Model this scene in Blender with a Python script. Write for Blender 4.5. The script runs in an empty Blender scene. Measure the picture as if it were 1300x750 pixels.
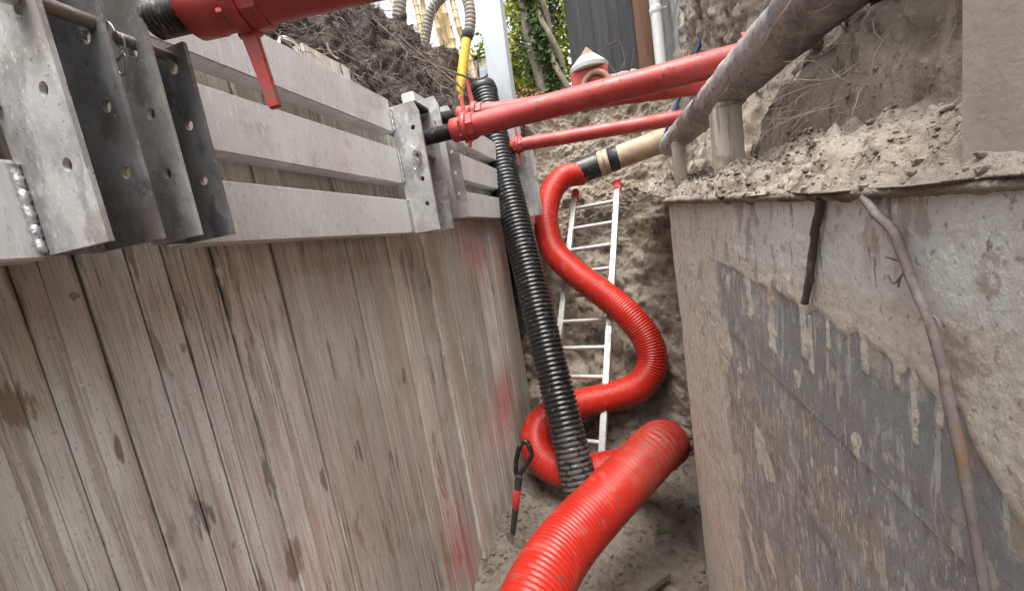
import bpy, bmesh, math, random
from mathutils import Vector, Matrix, noise
random.seed(7)
S = bpy.context.scene
C = S.collection
V = Vector

# ------------------------------------------------------------------ camera
F_PX, W_PX, H_PX, CAM_Z = 490.0, 1300.0, 750.0, 2.0
RX = V((0.95042257, -0.11400748, -0.28930819))   # world X seen from the camera (right, down, forward)
RY = V((0.26667326, -0.17971459, 0.94688333))
RZ = V((-0.15994469, -0.97709005, -0.14040206))
cd = bpy.data.cameras.new('camera'); cam = bpy.data.objects.new('camera', cd); C.objects.link(cam)
cd.sensor_width = 36.0; cd.lens = 36.0 * F_PX / W_PX; cd.clip_start = 0.02; cd.clip_end = 2000
cam.matrix_world = Matrix(((RX.x, -RX.y, -RX.z, 0), (RY.x, -RY.y, -RY.z, 0), (RZ.x, -RZ.y, -RZ.z, CAM_Z), (0, 0, 0, 1)))
S.camera = cam

# ------------------------------------------------------------------ light
SUN_EL, SUN_AZ = math.radians(72), math.radians(168)     # azimuth from +Y clockwise
world = bpy.data.worlds.new('World'); S.world = world; world.use_nodes = True
wn, wl = world.node_tree.nodes, world.node_tree.links
wn.clear()
sky = wn.new('ShaderNodeTexSky'); sky.sky_type = 'NISHITA'; sky.sun_disc = False
sky.sun_elevation = SUN_EL; sky.sun_rotation = SUN_AZ; sky.air_density = 1.0; sky.dust_density = 4.0; sky.ozone_density = 1.0
hsv = wn.new('ShaderNodeHueSaturation'); hsv.inputs['Saturation'].default_value = 0.22   # cloud cover
bg = wn.new('ShaderNodeBackground'); bg.inputs['Strength'].default_value = 0.15
wo = wn.new('ShaderNodeOutputWorld')
wl.new(sky.outputs[0], hsv.inputs['Color']); wl.new(hsv.outputs[0], bg.inputs[0]); wl.new(bg.outputs[0], wo.inputs[0])
sd = bpy.data.lights.new('sun', 'SUN'); sd.energy = 1.5; sd.angle = math.radians(35); sd.color = (1, .96, .9)
sun = bpy.data.objects.new('sun', sd); C.objects.link(sun)
sdir = V((math.sin(SUN_AZ) * math.cos(SUN_EL), math.cos(SUN_AZ) * math.cos(SUN_EL), math.sin(SUN_EL)))
sun.rotation_euler = sdir.to_track_quat('Z', 'Y').to_euler(); sun.location = (0, 0, 12)
S.view_settings.view_transform = 'Standard'; S.view_settings.look = 'None'
S.view_settings.exposure = 1.62; S.view_settings.gamma = 1.0; S.view_settings.use_curve_mapping = False
S.cycles.max_bounces = 7; S.cycles.diffuse_bounces = 5; S.cycles.glossy_bounces = 3; S.cycles.adaptive_threshold = .02

# ------------------------------------------------------------------ helpers
def at(px, py, x=None, y=None, z=None, d=None):
    """the place seen at a point of the photograph, at a known x, y, height z or distance d ahead"""
    a, b = px - 650.0, py - 375.0
    v = V((a, b, F_PX)); r = V((RX.dot(v), RY.dot(v), RZ.dot(v)))
    if d is not None: k = d / F_PX
    elif x is not None: k = x / r.x
    elif y is not None: k = y / r.y
    else: k = (z - CAM_Z) / r.z
    return r * k + V((0, 0, CAM_Z))

def fbm(p, s=1.0, o=4): return noise.fractal(p * s, 1.0, 2.0, o)
def clod(p, s):
    return (noise.noise(p * s, noise_basis='VORONOI_F1') + 1) * .5
def bead(p, s, r=.5):
    d = clod(p, s); return math.sqrt(max(0.0, r * r - d * d))
def sstep(a, b, x):
    t = max(0.0, min(1.0, (x - a) / (b - a))); return t * t * (3 - 2 * t)
def lerp(a, b, t): return a + (b - a) * t
def interp(tab, x):
    if x <= tab[0][0]: return tab[0][1]
    for (x0, v0), (x1, v1) in zip(tab, tab[1:]):
        if x <= x1: return lerp(v0, v1, (x - x0) / (x1 - x0))
    return tab[-1][1]

def obj(name, verts, faces, mat, parent=None, smooth=True, kind=None):
    me = bpy.data.meshes.new(name); me.from_pydata([tuple(v) for v in verts], [], faces)
    me.validate(); me.update()
    if smooth: me.polygons.foreach_set('use_smooth', [True] * len(me.polygons))
    if mat: me.materials.append(mat)
    o = bpy.data.objects.new(name, me); C.objects.link(o)
    if parent is not None: o.parent = parent
    if kind: o['kind'] = kind
    return o
def bmobj(name, bm, mat, parent=None, smooth=False, angle=None):
    me = bpy.data.meshes.new(name); bm.normal_update(); bm.to_mesh(me); bm.free()
    if smooth: me.polygons.foreach_set('use_smooth', [True] * len(me.polygons))
    if angle is not None: me.set_sharp_from_angle(angle=math.radians(angle))
    me.materials.append(mat)
    o = bpy.data.objects.new(name, me); C.objects.link(o)
    if parent is not None: o.parent = parent
    return o
def tag(o, label, cat, group=None):
    o['label'] = label; o['category'] = cat
    if group: o['group'] = group
    return o
def thing(name, label, cat, group=None, loc=None):
    o = bpy.data.objects.new(name, None); C.objects.link(o); o.empty_display_size = .1
    return tag(o, label, cat, group)
def struct(o): o['kind'] = 'structure'; return o

def box_bm(x0, x1, y0, y1, z0, z1, bev=0.0):
    bm = bmesh.new(); bmesh.ops.create_cube(bm, size=1)
    for v in bm.verts:
        v.co = V((lerp(x0, x1, v.co.x + .5), lerp(y0, y1, v.co.y + .5), lerp(z0, z1, v.co.z + .5)))
    if bev: bmesh.ops.bevel(bm, geom=list(bm.edges), offset=bev, segments=2, affect='EDGES')
    return bm
def box(name, x0, x1, y0, y1, z0, z1, mat, parent=None, bev=0.003):
    return bmobj(name, box_bm(x0, x1, y0, y1, z0, z1, bev), mat, parent)

def frames(pts):
    n = len(pts); tg = []
    for i in range(n):
        t = (pts[min(i + 1, n - 1)] - pts[max(i - 1, 0)]); tg.append(t.normalized() if t.length > 1e-9 else V((0, 0, 1)))
    up = V((0, 0, 1)) if abs(tg[0].z) < .9 else V((1, 0, 0))
    u = (up - tg[0] * up.dot(tg[0])).normalized(); out = []
    for t in tg:
        u = (u - t * u.dot(t)); u = u.normalized() if u.length > 1e-6 else t.orthogonal().normalized()
        out.append((t, u, t.cross(u)))
    return out
def sweep_vf(pts, radii, seg=12, cap=True, flat=1.0, wob=None, base=0):
    fr = frames(pts); vs, fs = [], []
    for i, (p, (t, u, w)) in enumerate(zip(pts, fr)):
        r = radii[i] if hasattr(radii, '__len__') else radii
        for k in range(seg):
            a = 2 * math.pi * k / seg
            q = p + (u * math.cos(a) + w * math.sin(a) * flat) * r
            if wob: q = q + (q - p).normalized() * wob(q)
            vs.append(q)
    n = len(pts)
    for i in range(n - 1):
        for k in range(seg):
            a, b = i * seg + k, i * seg + (k + 1) % seg
            fs.append((base + a, base + b, base + b + seg, base + a + seg))
    if cap:
        fs.append(tuple(base + k for k in range(seg))[::-1]); fs.append(tuple(base + (n - 1) * seg + k for k in range(seg)))
    return vs, fs
def tube(name, pts, radii, mat, parent=None, seg=12, cap=True, wob=None, flat=1.0, smooth=True):
    vs, fs = sweep_vf([V(p) for p in pts], radii, seg, cap, flat, wob)
    o = obj(name, vs, fs, mat, parent, smooth)
    if smooth: o.data.set_sharp_from_angle(angle=math.radians(50))
    return o
def catmull(pts, step):
    """evenly spaced points along a smooth line through pts"""
    P = [pts[0] * 2 - pts[1]] + list(pts) + [pts[-1] * 2 - pts[-2]]; dense = []
    for i in range(1, len(P) - 2):
        p0, p1, p2, p3 = P[i - 1:i + 3]
        for k in range(40):
            t = k / 40
            dense.append(.5 * ((2 * p1) + (p2 - p0) * t + (2 * p0 - 5 * p1 + 4 * p2 - p3) * t * t + (3 * p1 - p0 - 3 * p2 + p3) * t ** 3))
    dense.append(P[-2].copy())
    for _ in range(12):
        dense = [dense[0]] + [(dense[i - 1] + dense[i] * 2 + dense[i + 1]) / 4 for i in range(1, len(dense) - 1)] + [dense[-1]]
    out = [dense[0]]; acc = 0.0
    for a, b in zip(dense, dense[1:]):
        L = (b - a).length
        if L < 1e-9: continue
        pos = 0.0
        while acc + (L - pos) >= step:
            pos += step - acc; acc = 0.0; out.append(a.lerp(b, pos / L))
        acc += L - pos
    return out
def ribbed(name, pts, r, pitch, depth, mat, parent=None, seg=28, prof=((0, 0), (.18, .75), (.36, 1), (.6, 1), (.8, .7), (1, 0))):
    """corrugated hose: rings of a rounded profile along a line"""
    fine = catmull(pts, pitch)
    fr = frames(fine); vs, fs = [], []; m = 0
    for i in range(len(fine) - 1):
        for s, hgt in prof[:-1]:
            p = fine[i].lerp(fine[i + 1], s); t, u, w = fr[i]; t2, u2, w2 = fr[i + 1]
            uu, ww = u.lerp(u2, s), w.lerp(w2, s); rr = r - depth * (1 - hgt)
            for k in range(seg):
                a = 2 * math.pi * k / seg; vs.append(p + (uu * math.cos(a) + ww * math.sin(a)) * rr)
            m += 1
    for i in range(m - 1):
        for k in range(seg):
            a, b = i * seg + k, i * seg + (k + 1) % seg; fs.append((a, b, b + seg, a + seg))
    fs.append(tuple(range(seg))[::-1]); fs.append(tuple((m - 1) * seg + k for k in range(seg)))
    return obj(name, vs, fs, mat, parent), fine
def surf(name, nu, nv, fn, mat, parent=None, kind=None, smooth=True, attr=None):
    vs = []; at_ = []
    for j in range(nv + 1):
        for i in range(nu + 1):
            r = fn(i / nu, j / nv)
            if attr: at_.append(r[1]); r = r[0]
            vs.append(r)
    fs = [(j * (nu + 1) + i, j * (nu + 1) + i + 1, (j + 1) * (nu + 1) + i + 1, (j + 1) * (nu + 1) + i) for j in range(nv) for i in range(nu)]
    o = obj(name, vs, fs, mat, parent, smooth, kind)
    if attr:
        a = o.data.attributes.new(attr, 'FLOAT', 'POINT'); a.data.foreach_set('value', at_)
    return o
def plate_holes(outline, holes, r, thick, seg=18):
    """2-D outline (a, b) with round holes, extruded; returns bmesh in the (a, b, thickness) frame"""
    bm = bmesh.new(); ed = []
    def loop(pts):
        vv = [bm.verts.new((p[0], p[1], 0)) for p in pts]
        for i in range(len(vv)): ed.append(bm.edges.new((vv[i], vv[(i + 1) % len(vv)])))
    loop(outline)
    for hx, hy in holes: loop([(hx + r * math.cos(2 * math.pi * k / seg), hy + r * math.sin(2 * math.pi * k / seg)) for k in range(seg)])
    g = bmesh.ops.triangle_fill(bm, use_beauty=True, use_dissolve=False, edges=ed)
    fcs = [f for f in g['geom'] if isinstance(f, bmesh.types.BMFace)]
    ex = bmesh.ops.extrude_face_region(bm, geom=fcs)
    bmesh.ops.translate(bm, vec=(0, 0, thick), verts=[v for v in ex['geom'] if isinstance(v, bmesh.types.BMVert)])
    bmesh.ops.recalc_face_normals(bm, faces=list(bm.faces))
    return bm

# ------------------------------------------------------------------ materials
def material(name, base, layers=(), rough=.7, metal=0.0, bump=(), spec=.5, attr=None, rough_var=0.0, coord='pos', trans=0.0, rand=0.0):
    """base colour + stacked noise layers (colour, scale xyz, low, high, strength[, rough, metal]); bump = ((strength, scale xyz, dist), ...)"""
    m = bpy.data.materials.new(name); m.use_nodes = True; n, l = m.node_tree.nodes, m.node_tree.links
    b = n['Principled BSDF']
    if coord == 'pos': g = n.new('ShaderNodeNewGeometry'); co = g.outputs['Position']
    else: g = n.new('ShaderNodeTexCoord'); co = g.outputs['Object']
    def nz(scale, detail=4.0, rg=.6, seed=0.0):
        mp = n.new('ShaderNodeMapping'); mp.inputs['Scale'].default_value = scale; mp.inputs['Location'].default_value = (seed, seed * 1.7, seed * .6)
        l.new(co, mp.inputs['Vector']); t = n.new('ShaderNodeTexNoise'); t.inputs['Scale'].default_value = 1
        t.inputs['Detail'].default_value = detail; t.inputs['Roughness'].default_value = rg
        l.new(mp.outputs[0], t.inputs['Vector']); return t.outputs['Fac']
    def rng(x, lo, hi, a=0.0, c=1.0):
        r = n.new('ShaderNodeMapRange'); r.interpolation_type = 'SMOOTHSTEP'
        for k, v in zip(('From Min', 'From Max', 'To Min', 'To Max'), (lo, hi, a, c)): r.inputs[k].default_value = v
        l.new(x, r.inputs['Value']); return r.outputs[0]
    col = n.new('ShaderNodeRGB'); col.outputs[0].default_value = (*base, 1); cur = col.outputs[0]
    ro = n.new('ShaderNodeValue'); ro.outputs[0].default_value = rough; rcur = ro.outputs[0]
    me = n.new('ShaderNodeValue'); me.outputs[0].default_value = metal; mcur = me.outputs[0]
    def mixf(a, bv, f):
        x = n.new('ShaderNodeMix'); x.data_type = 'FLOAT'; l.new(f, x.inputs[0]); l.new(a, x.inputs[2]); x.inputs[3].default_value = bv; return x.outputs[0]
    def mixc(a, c, f):
        x = n.new('ShaderNodeMix'); x.data_type = 'RGBA'; l.new(f, x.inputs[0]); l.new(a, x.inputs[6])
        if isinstance(c, tuple): x.inputs[7].default_value = (*c, 1)
        else: l.new(c, x.inputs[7])
        return x.outputs[2]
    for i, L in enumerate(layers):
        c, sc, lo, hi, st = L[:5]; opt = L[5] if len(L) > 5 else {}
        if sc == 'attr':
            a = n.new('ShaderNodeAttribute'); a.attribute_name = opt['attr']; x = a.outputs['Fac']
        else: x = nz(sc, opt.get('detail', 4.0), opt.get('rg', .6), opt.get('seed', i * 3.1 + 1.3))
        if 'plus' in opt:                                    # noise frays the edge of the attribute
            y = nz(opt['plus'][0]); mm = n.new('ShaderNodeMath'); mm.operation = 'MULTIPLY_ADD'
            l.new(y, mm.inputs[0]); mm.inputs[1].default_value = opt['plus'][1]; l.new(x, mm.inputs[2]); x = mm.outputs[0]
        if 'patch' in opt:                                   # a stain with its own frayed outline: (centre, radii)
            cz, rz = opt['patch']; mp = n.new('ShaderNodeMapping'); mp.vector_type = 'TEXTURE'
            mp.inputs['Location'].default_value = cz; mp.inputs['Scale'].default_value = rz; l.new(co, mp.inputs['Vector'])
            ln = n.new('ShaderNodeVectorMath'); ln.operation = 'LENGTH'; l.new(mp.outputs[0], ln.inputs[0])
            y = rng(ln.outputs['Value'], 0.0, 1.35, .36, 0)
            mm = n.new('ShaderNodeMath'); mm.operation = 'ADD'; l.new(x, mm.inputs[0]); l.new(y, mm.inputs[1]); x = mm.outputs[0]
        f = rng(x, lo, hi, 0, st)
        if 'mul' in opt:
            msc, mlo, mhi = opt['mul']; y = rng(nz(msc, seed=i * 5.7 + 9), mlo, mhi)
            mm = n.new('ShaderNodeMath'); mm.operation = 'MULTIPLY'; l.new(f, mm.inputs[0]); l.new(y, mm.inputs[1]); f = mm.outputs[0]
        if 'zone' in opt:                                    # soft ellipsoid in world space: (centre, radii)
            cz, rz = opt['zone']; mp = n.new('ShaderNodeMapping'); mp.vector_type = 'TEXTURE'
            mp.inputs['Location'].default_value = cz; mp.inputs['Scale'].default_value = rz; l.new(co, mp.inputs['Vector'])
            ln = n.new('ShaderNodeVectorMath'); ln.operation = 'LENGTH'; l.new(mp.outputs[0], ln.inputs[0])
            y = rng(ln.outputs['Value'], 0.3, 1.0, 1, 0)
            mm = n.new('ShaderNodeMath'); mm.operation = 'MULTIPLY'; l.new(f, mm.inputs[0]); l.new(y, mm.inputs[1]); f = mm.outputs[0]
        if 'up' in opt:                                      # settles on faces that look up
            s = n.new('ShaderNodeSeparateXYZ'); gg = n.new('ShaderNodeNewGeometry'); l.new(gg.outputs['Normal'], s.inputs[0])
            y = rng(s.outputs['Z'], *opt['up']); mm = n.new('ShaderNodeMath'); mm.operation = 'MULTIPLY'; l.new(f, mm.inputs[0]); l.new(y, mm.inputs[1]); f = mm.outputs[0]
        cur = mixc(cur, c, f)
        if 'rough' in opt: rcur = mixf(rcur, opt['rough'], f)
        if 'metal' in opt: mcur = mixf(mcur, opt['metal'], f)
    if rand:                                                 # every piece a little lighter or darker than the next
        oi = n.new('ShaderNodeObjectInfo'); hv = n.new('ShaderNodeHueSaturation'); l.new(rng(oi.outputs['Random'], 0, 1, 1 - rand, 1 + rand), hv.inputs['Value'])
        l.new(cur, hv.inputs['Color']); cur = hv.outputs[0]
    l.new(cur, b.inputs['Base Color'])
    if rough_var:
        y = rng(nz((9, 9, 9), seed=4), .3, .7, -rough_var, rough_var); mm = n.new('ShaderNodeMath'); mm.operation = 'ADD'; mm.use_clamp = True
        l.new(rcur, mm.inputs[0]); l.new(y, mm.inputs[1]); rcur = mm.outputs[0]
    l.new(rcur, b.inputs['Roughness']); l.new(mcur, b.inputs['Metallic']); b.inputs['Specular IOR Level'].default_value = spec
    nrm = None
    for i, (st, sc, di) in enumerate(bump):
        bu = n.new('ShaderNodeBump'); bu.inputs['Strength'].default_value = st; bu.inputs['Distance'].default_value = di
        l.new(nz(sc, 5.0, .68, 20 + i * 3), bu.inputs['Height'])
        if nrm is not None: l.new(nrm, bu.inputs['Normal'])
        nrm = bu.outputs[0]
    if nrm is not None: l.new(nrm, b.inputs['Normal'])
    if trans: b.inputs['Transmission Weight'].default_value = trans
    return m

MUD = (.33, .28, .225); MUD_D = (.14, .115, .09)
M = {}
M['soil'] = material('soil', (.29, .245, .195), [((.38, .33, .275), (3, 3, 3), .45, .7, .8), ((.13, .105, .083), (14, 14, 14), .52, .72, .8), ((.21, .15, .10), (2.2, 2.2, 2.2), .55, .72, .5)],
                     rough=.95, bump=((.7, (45, 45, 45), .02), (.6, (160, 160, 160), .006)), spec=.15)
M['soil_wet'] = material('soil_wet', (.20, .17, .138), [((.27, .235, .195), (4, 4, 4), .45, .7, .8), ((.085, .07, .057), (16, 16, 16), .5, .7, .85)],
                     rough=.85, bump=((.8, (40, 40, 40), .02), (.6, (150, 150, 150), .006)), spec=.25)
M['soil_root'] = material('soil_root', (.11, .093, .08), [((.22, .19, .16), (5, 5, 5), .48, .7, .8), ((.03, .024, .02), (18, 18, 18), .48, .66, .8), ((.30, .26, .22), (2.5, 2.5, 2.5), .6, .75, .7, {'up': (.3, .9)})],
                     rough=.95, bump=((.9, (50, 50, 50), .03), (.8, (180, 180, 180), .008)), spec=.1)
M['soil_clay'] = material('soil_clay', (.285, .245, .20), [((.37, .325, .27), (3, 3, 2), .45, .62, .8), ((.16, .128, .098), (7, 9, 3), .50, .61, .8), ((.11, .085, .064), (22, 26, 12), .55, .64, .7), ((.42, .375, .32), (60, 60, 60), .57, .65, .6)],
                     rough=.92, bump=((.6, (30, 30, 14), .02), (.7, (140, 140, 140), .006)), spec=.15)
M['soil_slope'] = material('soil_slope', (.33, .28, .22), [((.43, .37, .30), (3, 3, 3), .44, .58, .85), ((.16, .13, .10), (9, 9, 9), .50, .62, .7), ((.19, .13, .085), (2.2, 2.2, 2.2), .52, .64, .6), ((.40, .35, .29), (40, 40, 40), .58, .66, .6)],
                     rough=.95, bump=((.9, (45, 45, 45), .03), (.8, (140, 140, 140), .01)), spec=.12)
M['ground'] = material('ground', (.16, .14, .10), [((.09, .12, .05), (.6, .6, .6), .45, .65, .8), ((.26, .22, .17), (3, 3, 3), .5, .7, .7)], rough=.95, bump=((.5, (12, 12, 12), .05),), spec=.2)
def stain(px, py, ry, rz, col, st, sc=(4, 60, 9), lo=.69, hi=.82):
    c = at(px, py, x=-1.088); return (col, sc, lo, hi, st, {'patch': (tuple(c), (.3, ry, rz)), 'metal': 0.0, 'rough': .75})
def red_patch(c, r, col, st): return (col, (4, 75, 2.2), .64, 1.0, st, {'patch': (c, r), 'metal': 0.0})  # streaky red tint in the base colour, fading out from its centre
DK, BR = (.20, .175, .16), (.31, .24, .17)
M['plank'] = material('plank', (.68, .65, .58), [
    ((.80, .785, .74), (1.2, 2.6, .9), .44, .58, .85), ((.60, .60, .48), (1, 1.6, 1.1), .47, .58, .75),
    ((.60, .60, .60), (1.5, 1.5, 1.2), .44, .56, .8, {'zone': ((-1.09, 1.0, .6), (.6, 1.8, 1.2))}),
    ((.60, .52, .42), (1.5, 2.5, 3), .38, .58, .65, {'zone': ((-1.09, 1.1, 2.1), (.6, 1.9, .45))}),
    ((.42, .37, .31), (3, 60, 1.2), .49, .63, .6), ((.80, .77, .73), (3, 110, 1.6), .52, .64, .6),
    ((.50, .40, .30), (2, 5, 1.2), .52, .62, .6, {'mul': ((1, 1.3, .9), .44, .58)}),
    ((.24, .18, .13), (5, 26, 3.0), .575, .63, .8, {'rough': .75, 'metal': 0.0, 'mul': ((1.5, 2.5, 1.5), .50, .58)}),
    ((.12, .10, .09), (6, 160, 3), .56, .62, .85, {'rough': .8, 'metal': 0.0, 'mul': ((1, 2.6, 1.3), .50, .58)}),
    ((.30, .27, .225), (30, 420, 8), .53, .62, .6), ((.34, .31, .27), (60, 150, 90), .60, .66, .6),
    stain(258, 655, .045, .085, DK, .9), stain(298, 692, .02, .03, DK, .85), stain(345, 615, .03, .12, BR, .95), stain(372, 710, .05, .11, BR, .9),
    stain(15, 500, .03, .11, (.27, .18, .11), .9), stain(452, 565, .025, .08, DK, .85), stain(410, 610, .02, .07, DK, .85), stain(512, 480, .035, .08, (.22, .16, .125), .85), stain(557, 590, .07, .32, (.30, .22, .18), .8), stain(150, 570, .012, .08, (.22, .15, .09), .9), stain(235, 440, .02, .03, DK, .7), stain(95, 375, .014, .012, DK, .7),
    *[stain(px, py, .09, .010, (.85, .85, .83), .8, (4, 30, 30), .72, .80) for px, py in ((586, 428), (594, 460), (600, 494))],
    red_patch((-1.08, 1.80, .24), (.3, .42, .70), (.60, .10, .085), .75), red_patch((-1.07, 2.75, 1.95), (.3, .55, .45), (.62, .13, .12), .7), red_patch((-1.07, 2.80, .75), (.3, .50, .40), (.62, .09, .08), .75),
    ((.42, .365, .305), (6, 8, 3), .42, .58, .8, {'zone': ((-1.09, 1.6, -.05), (.4, 3.2, .40)), 'rough': .9, 'metal': 0.0})],
    rough=.46, metal=.12, rough_var=.1, rand=.13, bump=((.4, (6, 160, 3.0), .003), (.3, (110, 150, 70), .0015)))
M['alu'] = material('aluminium', (.67, .66, .64), [((.76, .755, .74), (2, 5, 1), .42, .65, .8), ((.40, .385, .37), (6, 30, 30), .55, .75, .5), ((.33, .30, .27), (3, 4, 6), .58, .76, .6, {'metal': .1, 'rough': .7}), ((.84, .84, .83), (40, 170, 22), .55, .66, .7), ((.30, .28, .265), (40, 190, 26), .60, .70, .5)],
    rough=.48, metal=.3, rough_var=.1, bump=((.3, (20, 170, 22), .003), (.2, (50, 50, 50), .002)))
M['alu_dull'] = material('aluminium_dull', (.40, .38, .36), [((.55, .53, .51), (3, 6, 3), .42, .65, .7), ((.27, .24, .21), (5, 8, 8), .5, .72, .6, {'metal': .1})], rough=.5, metal=.55, bump=((.2, (40, 40, 40), .002),))
M['galv'] = material('galvanised_steel', (.42, .41, .40), [((.60, .585, .57), (9, 9, 6), .44, .58, .85), ((.25, .25, .255), (11, 11, 8), .52, .62, .7), ((.30, .27, .235), (5, 5, 5), .53, .62, .7, {'metal': .1}), ((.80, .79, .78), (170, 170, 60), .61, .66, .6), ((.14, .13, .12), (120, 120, 80), .63, .68, .7)],
    rough=.42, metal=.35, rough_var=.12, bump=((.35, (110, 110, 80), .003), (.2, (25, 25, 25), .005)))
M['galv_dark'] = material('dark_steel', (.24, .235, .24), [((.37, .375, .385), (9, 9, 6), .43, .58, .9), ((.12, .115, .12), (12, 12, 8), .51, .62, .75), ((.20, .155, .13), (5, 5, 5), .54, .64, .7, {'metal': .1}), ((.60, .60, .60), (190, 190, 60), .62, .67, .6)],
    rough=.38, metal=.4, rough_var=.12, bump=((.4, (100, 100, 80), .003), (.2, (25, 25, 25), .003)))
M['weld'] = material('weld', (.68, .69, .70), [((.45, .45, .45), (90, 90, 90), .5, .7, .7)], rough=.3, metal=.9, bump=((.6, (140, 140, 140), .004),))
M['chrome'] = material('clip_steel', (.62, .60, .58), [((.30, .26, .22), (60, 60, 60), .52, .7, .7)], rough=.3, metal=.9)
M['pin'] = material('pin_steel', (.26, .225, .19), [((.40, .37, .34), (30, 30, 30), .5, .7, .7), ((.12, .09, .07), (40, 40, 40), .52, .7, .7)], rough=.5, metal=.6, bump=((.4, (90, 90, 90), .003),))
M['thread'] = material('thread_steel', (.07, .065, .065), [((.25, .235, .23), (60, 60, 60), .5, .7, .7), ((.14, .09, .06), (20, 20, 20), .55, .7, .6, {'metal': .1})], rough=.42, metal=.75)
M['red_paint'] = material('red_paint', (.40, .042, .036), [((.50, .085, .07), (5, 5, 5), .42, .66, .8), ((.30, .035, .03), (9, 9, 9), .52, .72, .6), ((.50, .24, .21), (4, 4, 4), .45, .8, .5, {'up': (.35, .95), 'rough': .7}), ((.17, .12, .105), (5, 26, 26), .56, .64, .85, {'rough': .85, 'mul': ((2, 2, 2), .42, .6)}), ((.05, .04, .04), (45, 45, 45), .60, .66, .85, {'rough': .8, 'mul': ((6, 6, 6), .45, .6)}), ((.30, .06, .05), (40, 40, 40), .58, .66, .6)],
    rough=.45, rough_var=.1, bump=((.25, (70, 70, 70), .002),))
M['red_hose'] = material('red_hose', (.42, .020, .010), [((.34, .012, .008), (2.5, 2.5, 2.5), .45, .7, .7), ((.40, .13, .10), (14, 14, 14), .54, .66, .3, {'rough': .7}), ((.16, .05, .045), (30, 30, 30), .60, .66, .6, {'rough': .7}),
    ((.20, .085, .06), (45, 45, 45), .36, .62, .65, {'rough': .85, 'zone': ((.10, 1.95, .72), (.34, .40, .36))}), ((.22, .13, .10), (18, 18, 18), .40, .62, .7, {'rough': .85, 'zone': ((-.6, 2.9, .0), (1.2, .9, .32))})],
    rough=.38, rough_var=.08, spec=.45, bump=((.1, (60, 60, 60), .002),))
M['black_hose'] = material('black_hose', (.014, .014, .015), [((.10, .09, .078), (22, 22, 22), .55, .72, .6, {'rough': .85}), ((.075, .064, .054), (24, 24, 24), .38, .58, .9, {'rough': .95, 'zone': (tuple(at(738, 625, d=2.6)), (.5, .5, .62))})], rough=.26, rough_var=.06, spec=.6)
M['black_plastic'] = material('black_plastic', (.016, .016, .017), [((.16, .14, .12), (30, 30, 30), .56, .72, .7, {'rough': .85})], rough=.35)
M['brown_pipe'] = material('brown_pipe', (.34, .235, .15), [((.45, .34, .235), (5, 5, 5), .42, .66, .8), ((.20, .13, .085), (14, 14, 14), .54, .72, .6), ((.42, .36, .29), (4, 4, 4), .45, .7, .7, {'up': (.2, .8)})], rough=.6, bump=((.3, (60, 60, 60), .003),))
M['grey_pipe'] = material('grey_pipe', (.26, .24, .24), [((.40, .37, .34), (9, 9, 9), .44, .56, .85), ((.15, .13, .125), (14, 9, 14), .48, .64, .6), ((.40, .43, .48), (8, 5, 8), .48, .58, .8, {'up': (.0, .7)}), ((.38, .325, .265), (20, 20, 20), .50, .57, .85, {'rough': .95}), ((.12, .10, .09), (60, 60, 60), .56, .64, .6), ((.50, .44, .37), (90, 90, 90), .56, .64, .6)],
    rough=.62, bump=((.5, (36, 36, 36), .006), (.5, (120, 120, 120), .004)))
M['ladder'] = material('ladder_aluminium', (.46, .46, .445), [((.36, .32, .275), (20, 20, 20), .50, .60, .8, {'metal': 0.0, 'rough': .8})], rough=.4, metal=.55)
M['red_cap'] = material('red_cap', (.55, .03, .03), [((.3, .15, .12), (30, 30, 30), .52, .7, .6)], rough=.5)
M['timber'] = material('timber', (.50, .45, .375), [((.62, .565, .48), (9, 9, 3), .45, .60, .8), ((.25, .20, .15), (60, 60, 4), .53, .62, .7), ((.26, .215, .17), (9, 9, 9), .52, .60, .7)], rough=.85, bump=((.4, (60, 60, 5), .004),))
M['timber_brown'] = material('timber_brown', (.17, .085, .05), [((.10, .05, .03), (20, 20, 2), .45, .7, .7)], rough=.8, bump=((.3, (50, 50, 4), .004),))
M['timber_black'] = material('timber_black', (.022, .024, .028), [((.045, .047, .052), (14, 14, 1.5), .42, .68, .8), ((.012, .012, .014), (60, 60, 3), .5, .7, .6)], rough=.7, bump=((.4, (50, 50, 4), .004),))
M['board'] = material('shutter_board', (.50, .445, .385), [((.60, .545, .48), (6, 6, 3), .42, .66, .8), ((.31, .265, .22), (9, 5, 2), .5, .7, .6), ((.45, .44, .44), (5, 8, 5), .58, .72, .6), ((.24, .20, .16), (60, 45, 25), .68, .73, .7)], rough=.75, bump=((.3, (50, 50, 30), .004), (.3, (150, 150, 150), .002)))
M['stick'] = material('stick_bark', (.20, .165, .155), [((.31, .265, .245), (60, 60, 40), .45, .65, .8), ((.14, .11, .095), (90, 90, 50), .54, .7, .7), ((.30, .13, .03), (200, 200, 90), .38, .6, .9, {'zone': ((.2, .342, 1.805), (.05, .05, .028))})], rough=.85, bump=((.5, (200, 200, 120), .002),))
M['root'] = material('root', (.24, .20, .165), [((.38, .33, .28), (20, 20, 20), .45, .65, .8), ((.10, .075, .06), (25, 25, 25), .5, .7, .7)], rough=.9)
M['root_pale'] = material('root_pale', (.44, .39, .32), [((.30, .25, .20), (20, 20, 20), .5, .65, .7)], rough=.9)
M['root_dark'] = material('root_dark', (.09, .065, .05), [((.20, .165, .135), (20, 20, 20), .45, .68, .8)], rough=.9)
M['bark'] = material('bark', (.13, .11, .085), [((.22, .19, .15), (12, 12, 5), .45, .65, .8), ((.07, .09, .045), (6, 6, 6), .52, .68, .6)], rough=.9, bump=((.8, (40, 40, 12), .01),))
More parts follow.
